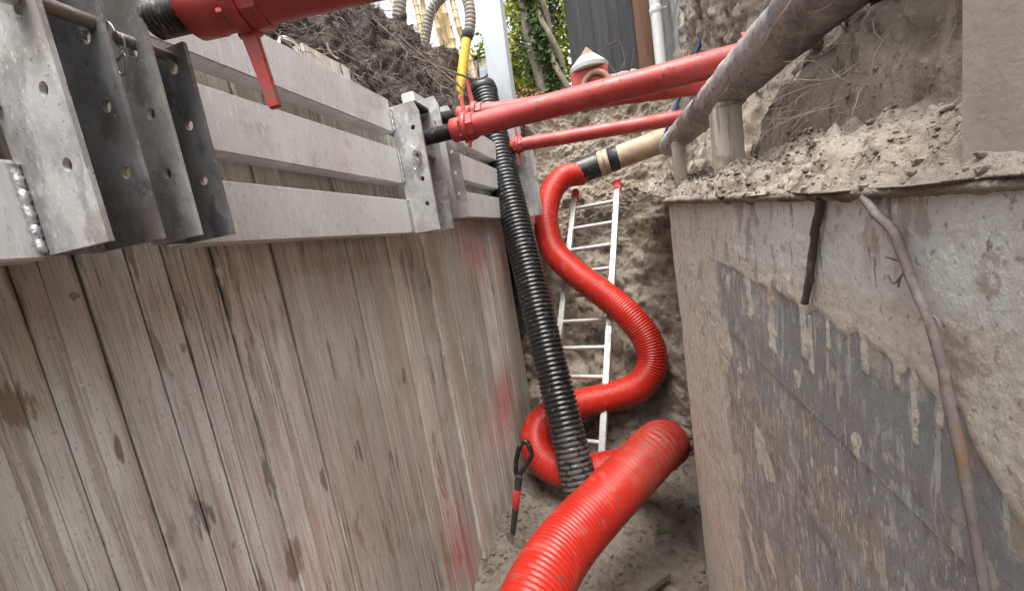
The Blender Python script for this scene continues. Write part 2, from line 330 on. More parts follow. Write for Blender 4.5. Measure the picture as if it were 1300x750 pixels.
M['bamboo'] = material('bamboo', (.50, .36, .19), [((.60, .45, .27), (6, 6, 2), .42, .66, .8), ((.30, .19, .09), (12, 12, 3), .55, .72, .6)], rough=.6)
M['old_wood'] = material('old_wood', (.17, .145, .095), [((.25, .215, .15), (10, 10, 3), .45, .66, .8), ((.10, .08, .05), (30, 30, 5), .5, .7, .7)], rough=.9, bump=((.6, (40, 40, 8), .008),))
M['leaf'] = material('leaf', (.055, .10, .026), [((.10, .155, .04), (3, 3, 3), .42, .62, .9), ((.025, .05, .014), (5, 5, 5), .5, .68, .8)], rough=.5)
M['leaf_lime'] = material('leaf_lime', (.27, .33, .04), [((.42, .44, .05), (4, 4, 4), .42, .62, .8), ((.09, .14, .025), (6, 6, 6), .52, .68, .8)], rough=.5)
M['leaf_dry'] = material('leaf_dry', (.22, .12, .055), [((.12, .06, .03), (8, 8, 8), .45, .65, .8)], rough=.8)
M['yellow'] = material('yellow_pipe', (.72, .46, .03), [((.60, .36, .03), (10, 10, 10), .45, .68, .7), ((.25, .19, .11), (24, 24, 24), .56, .7, .7)], rough=.45)
M['suction'] = material('suction_hose', (.26, .225, .185), [((.36, .31, .25), (10, 10, 10), .45, .66, .7), ((.12, .10, .08), (24, 24, 24), .5, .7, .6)], rough=.65)
M['white'] = material('white_paint', (.74, .74, .72), [((.5, .47, .42), (9, 9, 9), .55, .75, .5)], rough=.5)
M['pvc'] = material('white_pvc', (.72, .73, .73), [((.50, .48, .45), (7, 7, 3), .52, .75, .6)], rough=.4)
M['stucco'] = material('stucco', (.36, .34, .33), [((.45, .43, .41), (5, 5, 5), .42, .64, .8), ((.22, .205, .195), (22, 22, 22), .5, .7, .7)], rough=.95, bump=((.9, (45, 45, 45), .02), (.6, (140, 140, 140), .006)))
M['foundation'] = material('foundation', (.40, .345, .30), [((.50, .44, .385), (4, 4, 4), .42, .64, .8), ((.26, .21, .175), (14, 14, 10), .5, .7, .7)], rough=.95, bump=((.9, (25, 25, 25), .03), (.6, (120, 120, 120), .008)))
M['brick'] = material('quoin_brick', (.40, .385, .37), [((.26, .25, .24), (30, 30, 30), .5, .7, .7)], rough=.9, bump=((.5, (90, 90, 90), .004),))
M['steel_post'] = material('post_steel', (.52, .55, .57), [((.62, .65, .66), (4, 4, 1), .42, .66, .8), ((.38, .39, .39), (14, 14, 3), .54, .72, .6)], rough=.5, metal=.45)
M['rubber'] = material('rubber', (.03, .03, .03), [((.12, .10, .09), (30, 30, 30), .55, .7, .6)], rough=.8)
M['blue'] = material('blue_cable', (.025, .05, .14), [((.10, .13, .20), (14, 14, 14), .5, .7, .6)], rough=.5)
M['glass'] = material('window_glass', (.35, .42, .47), rough=.1, metal=.2)
M['ceramic_red'] = material('ceramic_red', (.45, .04, .04), [((.30, .10, .08), (14, 14, 14), .52, .7, .6)], rough=.5)
M['terracotta'] = material('terracotta', (.30, .20, .13), [((.20, .13, .085), (20, 20, 20), .5, .7, .7)], rough=.85)
M['steel_sheet'] = material('muddy_steel_sheet', (.30, .335, .34), [
    ((.43, .47, .47), (4, 6, 5), .44, .57, .8), ((.21, .225, .225), (12, 40, 9), .47, .60, .6),
    ((.34, .30, .25), (6, 7, 7), .46, .54, .9, {'rough': .85, 'metal': 0.0, 'mul': ((2, 2.4, 3.4), .43, .53)}),
    ((.74, .74, .73), (30, 200, 50), .58, .63, .7), ((.19, .185, .185), (30, 240, 60), .59, .65, .6),
    ((.29, .32, .325), (14, 26, 14), .58, .70, .85, {'patch': ((.22, .45, 1.775), (.2, .38, .09))}), ((.30, .33, .335), (14, 26, 14), .58, .70, .8, {'patch': ((.22, .95, 1.72), (.2, .35, .12))}),
    ((.55, .51, .44), (14, 34, 20), .54, .59, .75, {'rough': .95, 'metal': 0.0, 'mul': ((3, 4, 5), .47, .54)}),
    ((.64, .595, .515), 'attr', .44, .56, 1.0, {'attr': 'mud', 'plus': ((40, 110, 40), .30), 'rough': .95, 'metal': 0.0}),
    ((.70, .70, .665), 'attr', .60, .80, .95, {'attr': 'pale', 'plus': ((14, 22, 10), .34), 'rough': .8, 'metal': 0.0}),
    ((.42, .355, .295), (20, 30, 16), .52, .57, .8, {'rough': .95, 'metal': 0.0, 'mul': ((3, 6, 5), .48, .55)}),
    ((.72, .69, .62), (20, 90, 14), .57, .63, .5, {'rough': .95, 'metal': 0.0}),
    ((.25, .205, .17), (30, 80, 24), .60, .64, .8, {'rough': .95, 'metal': 0.0, 'mul': ((4, 8, 4), .47, .55)}),
    ((.30, .25, .205), (90, 130, 110), .61, .66, .7, {'rough': .95, 'metal': 0.0})],
    rough=.42, metal=.1, rough_var=.1, bump=((.7, (70, 120, 60), .004), (.7, (260, 320, 240), .002)))

# ------------------------------------------------------------------ the setting
GZ = 3.9
def ground_h(x, y):
    p = V((x, y, 0)); far = sstep(8, 30, math.hypot(x, y))
    return GZ + .10 * fbm(p, .5, 4) * (1 - far * .5) + .02 * fbm(p, 4, 3)
xs = [-400, -150, -60, -25, -12, -8, -6, -5, -4.2, -3.6, -3.2, -2.8, -2.5, -2.25] + [.95, 1.4, 2, 3, 4.5, 7, 12, 25, 60, 150, 400]
ys = [-400, -150, -60, -25, -12, -7, -5] + [-3 + k * .6 for k in range(16)] + [6.4, 6.8, 7.2, 7.8, 8.6, 9.5, 11, 14, 20, 40, 100, 400]
gv = [V((x, y, ground_h(x, y))) for y in ys for x in xs]; gf = []
for j in range(len(ys) - 1):
    for i in range(len(xs) - 1):
        if xs[i] >= -2.26 and xs[i + 1] <= .96 and ys[j] >= -3.01 and ys[j + 1] <= 6.81: continue
        n = len(xs); gf.append((j * n + i, j * n + i + 1, (j + 1) * n + i + 1, (j + 1) * n + i))
struct(obj('ground', gv, gf, M['ground']))

def floor_z(x, y):
    p = V((x, y, 0))
    z = .03 * fbm(p, 1.6, 3) + .045 * bead(p, 6.0) + .030 * bead(p + V((3, 1, 0)), 14.0) + .016 * bead(p, 31) + .010 * fbm(p, 24, 3)
    z += .10 * sstep(.25, 0, abs(x + 1.08)) * (.5 + fbm(p, 3, 3)) + .05 * sstep(.2, 0, abs(x - .22))
    z += .20 * sstep(2.9, 3.6, y) ** 2 - .06
    return z
def floor_fn(u, v):
    y = -1.2 + 5.2 * v ** .9 if v < 1 else 4.0; x = lerp(-1.3, 1.0, u); return V((x, y, floor_z(x, y)))
struct(surf('trench_floor', 190, 330, floor_fn, M['soil_wet']))

# far end of the trench: sloping cut behind the ladder, a ledge carrying the pipe, then up to the yard
PROF = [(-.1, 3.3), (.2, 3.45), (.9, 4.05), (1.7, 4.62), (2.15, 4.95), (2.36, 5.1), (2.44, 5.5), (2.85, 5.75), (3.4, 6.0), (3.85, 6.35), (3.92, 7.3)]
def end_fn(u, v):
    s = v * (len(PROF) - 1); i = min(int(s), len(PROF) - 2); t = s - i
    z = lerp(PROF[i][0], PROF[i + 1][0], t); y = lerp(PROF[i][1], PROF[i + 1][1], t); x = lerp(-1.75, 1.35, u)
    p = V((x, y, z)); amp = 1 - sstep(3.8, 4, z) * .7
    y -= .55 * sstep(.05, .75, x) * sstep(3.2, 2.3, z) * sstep(-.2, .5, z)                 # right flank comes forward
    y -= .45 * sstep(-.65, -1.1, x) * sstep(.2, 1.2, z)
    d = (.15 * fbm(p, 1.7, 3) + .085 * fbm(p + V((5, 2, 1)), 4.5, 5) + .06 * bead(p, 5) + .035 * bead(p + V((2, 0, 0)), 12) + .022 * bead(p, 27) + .012 * fbm(p, 40, 2)) * amp
    return V((x, y + d * -1.0, z + d * .5))
struct(surf('soil_end_slope', 300, 420, end_fn, M['soil_slope']))

# left bank above the sheeting: dark, full of roots
CREST = [(-3, 1.7), (1.0, 1.75), (2.4, 1.84), (3.0, 1.93), (3.2, 1.95), (3.6, 1.90), (4.0, 1.88), (4.4, 1.76), (4.9, 1.60), (5.6, 1.65), (6.6, 1.92), (7.0, 1.9)]
CRX = [(-3, -1.75), (1.0, -1.7), (2.4, -1.62), (3.0, -1.62), (3.6, -1.53), (4.0, -1.42), (4.4, -1.37), (4.9, -1.2), (5.6, -1.15)]
def bank_fn(u, v, rough=1.0):
    y = lerp(-1.5, 7.0, u); cz, cx = interp(CREST, y) + 2.0, interp(CRX, y)
    zb = 2.55 if y < 3.3 else lerp(2.55, 1.2, sstep(3.3, 4.2, y))
    if v < .72:
        t = v / .72; x = lerp(-1.15, cx, t ** 1.25); z = lerp(zb, cz, t ** .82)
    else:
        t = (v - .72) / .28; x = lerp(cx, -2.4, t); z = lerp(cz, GZ + .02, sstep(0, 1, t))
    p = V((x, y, z)); e = sstep(0, .06, v) * sstep(1, .9, v)
    d = (.13 * fbm(p, 2.2, 3) + .08 * fbm(p, 7, 4) + .07 * bead(p, 8) + .04 * bead(p, 19) + .02 * fbm(p, 26, 3)) * e * rough
    return V((x + d * .7, y, z + d * .5))
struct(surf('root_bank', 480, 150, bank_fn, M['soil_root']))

# right side above the sheeting: a soil shelf, then the cut face up to the yard
def face_x(y, z):
    p = V((0, y, z)); h = z - 2.0
    x = .385 + .27 * sstep(.04, .9, h) + .05 * fbm(p, 1.3, 3) + .05 * sstep(.22, .32, h)
    x += .16 * sstep(1.4, 2.0, y) * sstep(2.8, 2.3, y) * sstep(.0, .3, h)               # hollow behind the timber post
    x += .08 * sstep(1.1, 1.6, y)
    return max(x, .535) if .27 < h < .5 else x
def shelf_fn(u, v):
    y = -.8 + 5.2 * (u ** 1.5); p0 = V((0, y, 0))
    lip = .205 + .012 * fbm(p0, 9, 3); z0 = 2.0 + interp([(0, -.014), (.3, -.014), (.5, -.008), (.84, .010), (1.93, .064), (4.4, .3)], y)
    if v < .42:
        t = v / .42; fx = face_x(y, z0 + .07); x = lerp(lip, fx, t); z = z0 + .004 + .075 * t ** 1.1 - (.02 if v == 0 else 0); x += .07 if v == 0 else 0; w = sstep(0, .1, t); wall = 0.0
    else:
        t = (v - .42) / .58; z = lerp(z0 + .079, GZ + .03, t); x = face_x(y, lerp(z0 + .07, z, sstep(0, .05, t))); w = 1.0; wall = 1.0
        x = lerp(x, .96, sstep(.9, 1, t))
    p = V((x, y, z))
    lump = (.030 * bead(p, 19) + .022 * bead(p, 42) + .016 * bead(p, 85) + .03 * fbm(p, 13, 4)) * (.45 + .35 * y)
    strat = .055 * fbm(V((x, y * 3.6, z * 1.2)), 2.4, 5) + .035 * fbm(V((x, y * 2, z)), 9, 4) + .018 * bead(p, 18) + .010 * bead(p, 45)
    if wall: k = sstep(0, .12, t); return V((x - strat * k, y, z + lump * (1 - k)))
    return V((x, y, z + lump * w * 1.1))
struct(surf('soil_shelf', 480, 260, shelf_fn, M['soil_clay']))

def lumps(name, spots, mat):
    """loose crumbs of earth: every one a small uneven lump, joined as one mass"""
    ico = bmesh.new(); bmesh.ops.create_icosphere(ico, subdivisions=1, radius=1); iv = [v.co.copy() for v in ico.verts]; ifc = [[v.index for v in f.verts] for f in ico.faces]; ico.free()
    vs, fs = [], []
    for p, r in spots:
        b = len(vs); sx, sy, sz = (random.uniform(.7, 1.3) for _ in range(3)); rz = Matrix.Rotation(random.uniform(0, 6.28), 3, 'Z')
        for c in iv: vs.append(p + rz @ V((c.x * sx, c.y * sy, c.z * sz * .75)) * r * random.uniform(.62, 1.25))
        fs += [[b + i for i in f] for f in ifc]
    return obj(name, vs, fs, mat, None, False, 'stuff')
sp = []
for k in range(2600):
    x, y = random.uniform(-1.05, .6), random.uniform(.9, 3.4); r = .004 + .016 * random.random() ** 4
    if random.random() < .35: x = random.choice((-1.06 + abs(random.gauss(0, .06)), .2 - abs(random.gauss(0, .05))))
    sp.append((V((x, y, floor_z(x, y) + r * .3)), r))
o = lumps('soil_crumbs', sp, M['soil_wet']); tag(o, 'loose crumbs of wet grey earth strewn over the trench floor', 'soil')
sp = []
for k in range(5200):
    u = random.random() ** .8 * .8; v = random.random() ** 1.2 * .46; p = shelf_fn(u, v); r = (.0016 + .0075 * random.random() ** 5) * (.5 + .5 * p.y)
    sp.append((p + V((0, 0, r * .4)), r))
o = lumps('soil_crumbs', sp, M['soil_clay']); tag(o, 'dry crumbs of sandy earth heaped on the shelf under the grey pipe', 'soil')

# ------------------------------------------------------------------ left sheeting
def plank_mesh(w, thick, z0, z1, bend):
    """trench sheet: shallow folded profile in (y, x), extruded in z"""
    prof = [(-w / 2, -thick), (-w / 2, -.0025), (-w / 2 + .0025, 0), (-w * .18, bend), (w * .18, bend), (w / 2 - .0025, 0), (w / 2, -.0025), (w / 2, -thick)]
    nz_ = 10; vs = []; fs = []; n = len(prof)
    for j in range(nz_ + 1):
        z = lerp(z0, z1, j / nz_)
        for (yy, xx) in prof: vs.append((xx, yy, z))
    for j in range(nz_):
        for i in range(n - 1): fs.append((j * n + i + 1, j * n + i, (j + 1) * n + i, (j + 1) * n + i + 1))
    fs.append(tuple(range(n))); fs.append(tuple(nz_ * n + i for i in range(n))[::-1])
    return vs, fs
def sheeting(label, ylist, x0, z_top, group, tall=None):
    t = thing('trench_sheeting', label, 'sheeting', group)
    for a, b in zip(ylist, ylist[1:]):
        w = b - a - random.choice((.0008, .0012, .0018, .003)); dx = random.choice((0, .001, .002, 0, -.001, .004)); zt = z_top + random.choice((0, -.05, .02, -.03, -.09))
        if tall and tall[0] < (a + b) / 2 < tall[1]: zt = tall[2]
        vs, fs = plank_mesh(w, .045, -.15, zt, random.choice((.0, .002, .003, -.003)))
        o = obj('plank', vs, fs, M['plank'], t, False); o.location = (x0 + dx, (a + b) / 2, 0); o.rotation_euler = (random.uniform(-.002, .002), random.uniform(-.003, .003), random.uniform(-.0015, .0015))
    return t
YL = [-1.15, -.9, -.66, -.48, -.3, -.16, -.02, .1, .2, .29, .36, .40, .44, .478, .532, .577, .62, .653, .695, .736, .811, .887, .932, 1.008, 1.104, 1.235, 1.368, 1.44, 1.525, 1.648, 1.789, 1.87, 1.978]
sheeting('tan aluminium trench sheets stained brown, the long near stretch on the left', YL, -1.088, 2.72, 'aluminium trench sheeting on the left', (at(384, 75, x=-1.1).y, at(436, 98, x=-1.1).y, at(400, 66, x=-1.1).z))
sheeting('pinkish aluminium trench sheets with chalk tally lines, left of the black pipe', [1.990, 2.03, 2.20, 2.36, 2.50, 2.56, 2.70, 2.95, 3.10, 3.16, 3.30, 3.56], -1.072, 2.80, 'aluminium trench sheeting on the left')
# ------------------------------------------------------------------ waler frames with slotted channel posts
XF, XB = -.982, -1.058
def waler(t, y0, y1, z0, z1, xf=XF, xb=XB, mat='alu'):
    return box('waler_beam', xb, xf, y0, y1, z0, z1, M[mat], t, .004)
HZ = [.237, .355, .473, .591]
def flange(t, y, z0, z1, x_in, x_edge, mat, th=.008, skip=None, hz=HZ, dz=0.0, name='channel_flange', cut=True):
    out = [(x_in, z0), (x_edge, z0), (x_edge, z1 - (.05 if cut else 0)), (x_edge - .02, z1), (x_in, z1)]
    holes = [(x_edge - .043, 2 + q + dz) for q in hz if z0 + .03 < 2 + q + dz < z1 - .03]
    bm = plate_holes(out, holes, .0115, th)
    bmesh.ops.transform(bm, matrix=Matrix(((1, 0, 0, 0), (0, 0, 1, y), (0, 1, 0, 0), (0, 0, 0, 1))), verts=list(bm.verts))
    bmesh.ops.recalc_face_normals(bm, faces=list(bm.faces))
    return bmobj(name, bm, M[mat], t)
def weld(t, y, z0, z1, x, r=.006):
    n = max(6, int((z1 - z0) / .006)); pts = [V((x + .001 * math.sin(i * 1.3), y, lerp(z0, z1, i / n))) for i in range(n + 1)]
    return tube('weld', pts, [r * (.85 + .3 * abs(math.sin(i * 1.57))) for i in range(n + 1)], M['weld'], t, 8)
def clip(t, p, s=1.0):
    """R-shaped spring clip through the pin end"""
    c = lambda a, b: V((p.x + a * s, p.y - .006, p.z + b * s))
    pts = [c(-.022, .035), c(-.012, .030), c(-.005, .012), c(-.010, -.008), c(.002, -.026), c(.004, -.040), c(-.006, -.058), c(-.018, -.062), c(-.026, -.050), c(-.022, -.036), c(-.008, -.031), c(.006, -.026), c(.012, -.008), c(.010, .006)]
    return tube('spring_clip', catmull(pts, .003), .0022 * s, M['chrome'], t, 8)
def pin(name, p0, p1, r, t, mat='pin'): return tube(name, [p0, p0.lerp(p1, .02), p0.lerp(p1, .98), p1], [r * .85, r, r, r * .85], M[mat], t, 16)

# frame whose end shows at the left edge of the picture
t0 = thing('waler_frame', 'aluminium waler frame cut off by the left edge with weld seam', 'waler frame', 'aluminium waler frames')
for z0, z1 in ((2.10, 2.272), (2.348, 2.515), (2.588, 2.748)): waler(t0, -1.1, .446, z0, z1)
box('channel_web', -.988, -.978, .452, .528, 2.105, 2.83, M['galv_dark'], t0, .001)
flange(t0, .443, 2.105, 2.83, -.985, -.808, 'galv', cut=False)
flange(t0, .530, 2.108, 2.83, -.985, -.822, 'galv_dark', cut=False)
weld(t0, .437, 2.11, 2.262, -.974, .0075); weld(t0, .437, 2.352, 2.51, -.974, .0065)
lp = thing('locking_pin', 'steel pin with spring clip through the two leftmost plates', 'pin', 'locking pins')
pin('shank', V((-.842, .41, 2.490)), V((-.842, .548, 2.490)), .0125, lp); tube('pin_head', [V((-.842, .405, 2.490)), V((-.842, .425, 2.490)), V((-.842, .436, 2.49))], [.017, .020, .018], M['chrome'], lp, 16)

# middle frame, between the two channel posts
t1 = thing('waler_frame', 'long three-beam aluminium waler frame spanning the middle of the left wall', 'waler frame', 'aluminium waler frames')
for z0, z1 in ((2.112, 2.275), (2.35, 2.518), (2.590, 2.745)): waler(t1, .69, 1.742, z0, z1)
box('channel_web', -.988, -.978, .622, .682, 2.115, 2.86, M['galv_dark'], t1, .001)
flange(t1, .612, 2.115, 2.86, -.985, -.838, 'galv', cut=False, dz=.012)
flange(t1, .684, 2.115, 2.522, -.985, -.838, 'galv_dark', dz=.006, cut=False)
lp = thing('locking_pin', 'steel pin with curled spring clip through dark plate at upper left', 'pin', 'locking pins')
pin('shank', V((-.878, .585, 2.500)), V((-.878, .69, 2.500)), .0115, lp); clip(lp, V((-.878, .596, 2.500)), 1.0)
flange(t1, 1.735, 2.108, 2.705, -.985, -.835, 'galv', dz=0.0, th=.012)
flange(t1, 1.895, 2.108, 2.705, -.985, -.835, 'galv', dz=0.0)
box('channel_web', -.988, -.978, 1.75, 1.892, 2.108, 2.70, M['galv_dark'], t1, .001)
box('rubber_cap', -.986, -.85, 1.752, 1.890, 2.690, 2.712, M['rubber'], t1, .004)
weld(t1, 1.730, 2.115, 2.27, -.974, .005); weld(t1, 1.730, 2.355, 2.51, -.974, .005); weld(t1, 1.730, 2.595, 2.69, -.974, .005)
lp = thing('locking_pin', 'steel pin with round spring clip on the pale channel post near the strut', 'pin', 'locking pins')
pin('shank', V((-.875, 1.705, 2.473)), V((-.875, 1.91, 2.473)), .0125, lp); clip(lp, V((-.875, 1.722, 2.468)), 1.1)

# far frame behind the black pipe
t2 = thing('waler_frame', 'short aluminium waler frame half hidden behind the black ribbed pipe', 'waler frame', 'aluminium waler frames')
for z0, z1 in ((2.20, 2.375), (2.45, 2.63), (2.705, 2.87)): waler(t2, 2.02, 3.50, z0, z1)
flange(t2, 1.985, 2.175, 2.80, -.985, -.835, 'galv', dz=.078, th=.01)
flange(t2, 2.155, 2.175, 2.80, -.985, -.835, 'galv', dz=.078)
box('channel_web', -.988, -.978, 1.996, 2.153, 2.176, 2.79, M['galv_dark'], t2, .001)
# last frame, at the corner with the far slope
t3 = thing('waler_frame', 'farthest waler frame, narrow holed plate beside the red hose bend', 'waler frame', 'aluminium waler frames')
for z0, z1 in ((2.12, 2.34), (2.42, 2.60), (2.68, 2.86)): waler(t3, 3.66, 4.25, z0, z1, -.86, -.95, 'plank')
flange(t3, 3.73, 2.20, 2.86, -.90, -.735, 'galv', dz=.1, th=.01, hz=[.237, .355, .473, .591, .66])
flange(t3, 3.90, 2.20, 2.86, -.90, -.735, 'galv', dz=.1)
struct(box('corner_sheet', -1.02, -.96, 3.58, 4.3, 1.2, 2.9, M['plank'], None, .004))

# ------------------------------------------------------------------ red struts
def strut(label, a, b, r, screw, collar_at, lever, sw=.7, lw=.026, plate=True):
    t = thing('trench_strut', label, 'strut', 'red telescopic struts'); d = (b - a).normalized(); L = (b - a).length
    n = 60; sp_ = a + d * screw
    vs, rr = [], []
    m = int(screw / .006)
    for i in range(m * 2 + 1):
        vs.append(a + d * (screw + .04) * i / (m * 2)); rr.append(r * sw * (1.0 if i % 2 else .86))
    tube('screw', vs, rr, M['thread'], t, 20)
    tube('tube', [sp_, sp_ + d * .004, sp_ + d * .05, sp_ + d * .052] + [sp_.lerp(b, k / 24) for k in range(2, 25)], [r * .98, r * 1.05, r * 1.05, r] + [r] * 23, M['red_paint'], t, 32,
         wob=lambda q: .0012 * fbm(q, 9, 2))
    c = a + d * collar_at; side = d.cross(V((0, 0, 1))).normalized(); up = side.cross(d)
    tube('collar', [c, c + d * .004, c + d * .022, c + d * .026], [r * 1.25, r * 1.32, r * 1.32, r * 1.25], M['red_paint'], t, 24)
    tube('nut', [c + d * .026, c + d * .03, c + d * .055, c + d * .06], [r * 1.16, r * 1.22, r * 1.22, r * 1.12], M['red_paint'], t, 8, smooth=False)
    for q in range(6):
        an = q * math.pi / 3 + .3; off = (side * math.cos(an) + up * math.sin(an)) * r * 1.18
        tube('bolt', [c + off - d * .010, c + off + d * .001], .007, M['red_paint'], t, 6)
    for (vec, ln) in lever:
        p = c + vec.normalized() * r * 1.15 + d * .012; q = p + vec.normalized() * ln
        w2 = (d - vec.normalized() * d.dot(vec.normalized())).normalized(); e = vec.normalized(); f = e.cross(w2)
        bm = box_bm(-lw / 2, lw / 2, -.006, .006, 0, ln, .003)
        for v in bm.verts:
            kx = 1 - .35 * v.co.z / ln
            v.co = p + w2 * (v.co.x * kx) + f * v.co.y + e * (v.co.z - .012) 
        bmobj('lever', bm, M['red_paint'], t)
    if plate: tube('end_plate', [b, b + d * .012], r * 1.7, M['red_paint'], t, 4, smooth=False)
    return t
a1 = V((-.93, .648, 2.548)); p2 = at(400, -20, z=2.56); d1 = (p2 - at(213, 22, z=2.548)).normalized(); a1 = at(213, 22, z=2.548) - d1 * .035
dn = V((.12, .05, -1)); upv = V((-.05, 0, 1))
strut('thick red strut with hanging lever crossing the top left corner', a1, a1 + d1 * 1.70, .048, .08, .17, [(V((.10, .05, -1)), .165), (V((.3, -.75, .2)), .05)], .72, .036)
strut('front red strut with threaded end, the broad one across the trench', V((-.93, 1.818, 2.556)), V((.52, 1.818, 2.549)), .0515, .215, .275, [(V((-.05, .1, 1)), .10), (V((.1, -.2, -1)), .05)], .72)
strut('second red strut running just behind and below the broad one', V((-.93, 2.075, 2.720)), V((.52, 2.113, 2.555)), .046, .16, .245, [(V((-.1, 0, 1)), .14), (V((.05, 0, -1)), .07)], .72)
strut('thin farthest red strut above the hose connection', at(640, 187.5, y=3.62), at(885, 146, y=3.62), .058, .07, .12, [(V((0, 0, 1)), .10), (V((0, 0, -1)), .12)], .7)

# ------------------------------------------------------------------ right sheeting
XR = .22
def zone_pts(pts): return sorted([(lambda p: (p.y, p.z))(at(a, b, x=XR)) for a, b in pts])
BOUND = zone_pts([(905, 330), (911, 332), (935, 341), (962, 359), (985, 366), (1003, 379), (1024, 393), (1040, 392), (1058, 403), (1068, 421), (1078, 424), (1092, 418), (1105, 427), (1112, 442), (1119, 444), (1130, 446), (1139, 461), (1150, 478), (1158, 462), (1167, 464), (1180, 488), (1194, 502), (1221, 512), (1232, 540), (1241, 566), (1258, 590), (1275, 621), (1300, 675)])
DRIPS = [(1100, 420, 470, 5), (1052, 400, 440, 3), (1164, 470, 560, 5), (1142, 460, 486, 4), (1198, 500, 540, 4), (1020, 390, 450, 4), (978, 362, 440, 5), (1030, 410, 470, 3), (950, 350, 400, 4)]
DR = []
for px, y0, y1, w in DRIPS:
    a, b = at(px, y0, x=XR), at(px, y1, x=XR); c2 = at(px + w, y0, x=XR); DR.append((a.y, a.z + .01, b.z, abs(a.y - c2.y)))
def mud_mask(y, z):
    bz = interp(BOUND, y) + .006 * fbm(V((y * 20, 0, 3)), 1, 3)
    m = sstep(-.006, .006, z - bz)
    if y > 1.0: m = max(m, sstep(.95, 1.25, y) * .8)
    for dy, z0, z1, w in DR:
        if z1 - .01 < z < z0:
            ww = w * (1 + .4 * fbm(V((0, 0, z * 60 + dy * 9)), 1, 2)); m = max(m, sstep(ww, ww * .6, abs(y - dy)) * sstep(z1 - .006, z1 + .003, z))
    return m
LIPZ = [(0, -.014), (.3, -.014), (.5, -.008), (.84, .010), (1.93, .062)]
def board_fn(z0, z1, dx, tilt):
    def fn(u, v):
        y = .12 * (1.945 / .12) ** u - (0 if u > 0 else 0); z = lerp(z0, z1 if z1 < 2 else 1.996 + interp(LIPZ, y), v); p = V((0, y, z))
        n1 = fbm(V((0, y * 6, z * 9)), 1.5, 4); m = mud_mask(y, z); sc = min(1.0, .35 + y * .5)
        patch = sstep(.05, .35, fbm(V((3, y * 9, z * 7)), 1.0, 4) - .4 + .75 * sstep(.6, 1.4, y)) * .9
        pale = m * sstep(1.84, 1.95, z) if y < .9 else m * .4 * sstep(1.80, 1.95, z)
        mm = max(m, patch if z < interp(BOUND, y) - .02 else 0)
        d = dx + .0018 * m + sc * (.0016 * n1 + .0040 * bead(V((0, y * 40, z * 30)), 1.0) * mm * sstep(.0, .3, fbm(V((9, y * 6, z * 5)), 1.0, 3)) + .0016 * mm * fbm(V((0, y * 60, z * 16)), 1, 3) + .0010 * mm * fbm(V((0, y * 130, z * 90)), 1, 2))
        d += tilt * (z - z0) + .004 * fbm(V((0, y, z)), 1.4, 2)
        return (V((XR - d, y, z)), mm), pale
    return fn
rs = thing('trench_sheeting', 'mud-smeared grey steel sheets with pale top coat, right wall', 'sheeting')
for (z0, z1, dx, tl, nv) in ((1.704, 2.0, 0.0, .0, 200), (1.523, 1.712, -.0015, .0, 130), (1.12, 1.531, -.003, .0, 120), (.62, 1.128, -.0045, .0, 80), (-.2, .628, -.006, .0, 60)):
    base = board_fn(z0, z1, dx, tl); vs = []; mud = []; pale = []; nu = 330
    for j in range(nv + 1):
        for i in range(nu + 1):
            (p, m_), pl = base(i / nu, j / nv); vs.append(p); mud.append(m_); pale.append(pl)
    n = nu + 1; fs = [(j * n + i + 1, j * n + i, (j + 1) * n + i, (j + 1) * n + i + 1) for j in range(nv) for i in range(nu)]
    # back and rim so that the sheet has its thickness
    b0 = len(vs)
    ring = [(0, i) for i in range(n)] + [(j, nu) for j in range(1, nv + 1)] + [(nv, i) for i in range(nu - 1, -1, -1)] + [(j, 0) for j in range(nv - 1, 0, -1)]
    for j, i in ring: q = vs[j * n + i]; vs.append(V((XR + .035, q.y, q.z))); mud.append(mud[j * n + i]); pale.append(0)
    R_ = len(ring)
    for k in range(R_):
        k2 = (k + 1) % R_; a = ring[k][0] * n + ring[k][1]; b = ring[k2][0] * n + ring[k2][1]; fs.append((a, b, b0 + k2, b0 + k))
    fs.append(tuple(b0 + k for k in range(R_)))
    o = obj('sheet', vs, fs, M['steel_sheet'], rs, True); o.data.set_sharp_from_angle(angle=math.radians(55))
    for nm, dat in (('mud', mud), ('pale', pale)):
        at_ = o.data.attributes.new(nm, 'FLOAT', 'POINT'); at_.data.foreach_set('value', dat)
struct(box('sheeting_near', XR + .001, XR + .04, -1.2, .117, -.2, 2.0, M['steel_sheet'], None, .002))

# ragged crust of earth lipping over the top of the sheets
def lip_fn(u, v):
    y = .10 + 1.86 * u ** 1.5; z0 = 2.0 + interp(LIPZ, y)
    k = .35 + .75 * y; w = fbm(V((y * 11 / (.4 + y), 0, 0)), 1, 3); a = v * math.pi * 1.15 - .5
    r = (.010 + .004 * w) * k; hang = max(0, fbm(V((y * 60 / (.4 + y), 7, 0)), 1, 3)) * .010 * k
    x = XR - .004 * k - r * (1.0 + .5 * w) * math.sin(max(0, a)) * 1.2 + (.06 if v > .97 else 0); z = z0 - r * math.cos(a) * .8 - hang * sstep(.6, 0, v) + .004 * k * w
    q = V((x, y, z)); q += V((-.5, 0, .6)) * (.004 * fbm(q, 55 / k, 3)) * k
    return q
struct(surf('crust_edge', 420, 12, lip_fn, M['soil_clay']))

# upright board closing the shelf, at the right edge of the picture
bd = box('shutter_board', XR + .004, XR + .028, -.6, .346, 1.983, 2.95, M['board'], None, .0015)
tag(bd, 'smooth tan board standing on the shelf at the right edge', 'board')
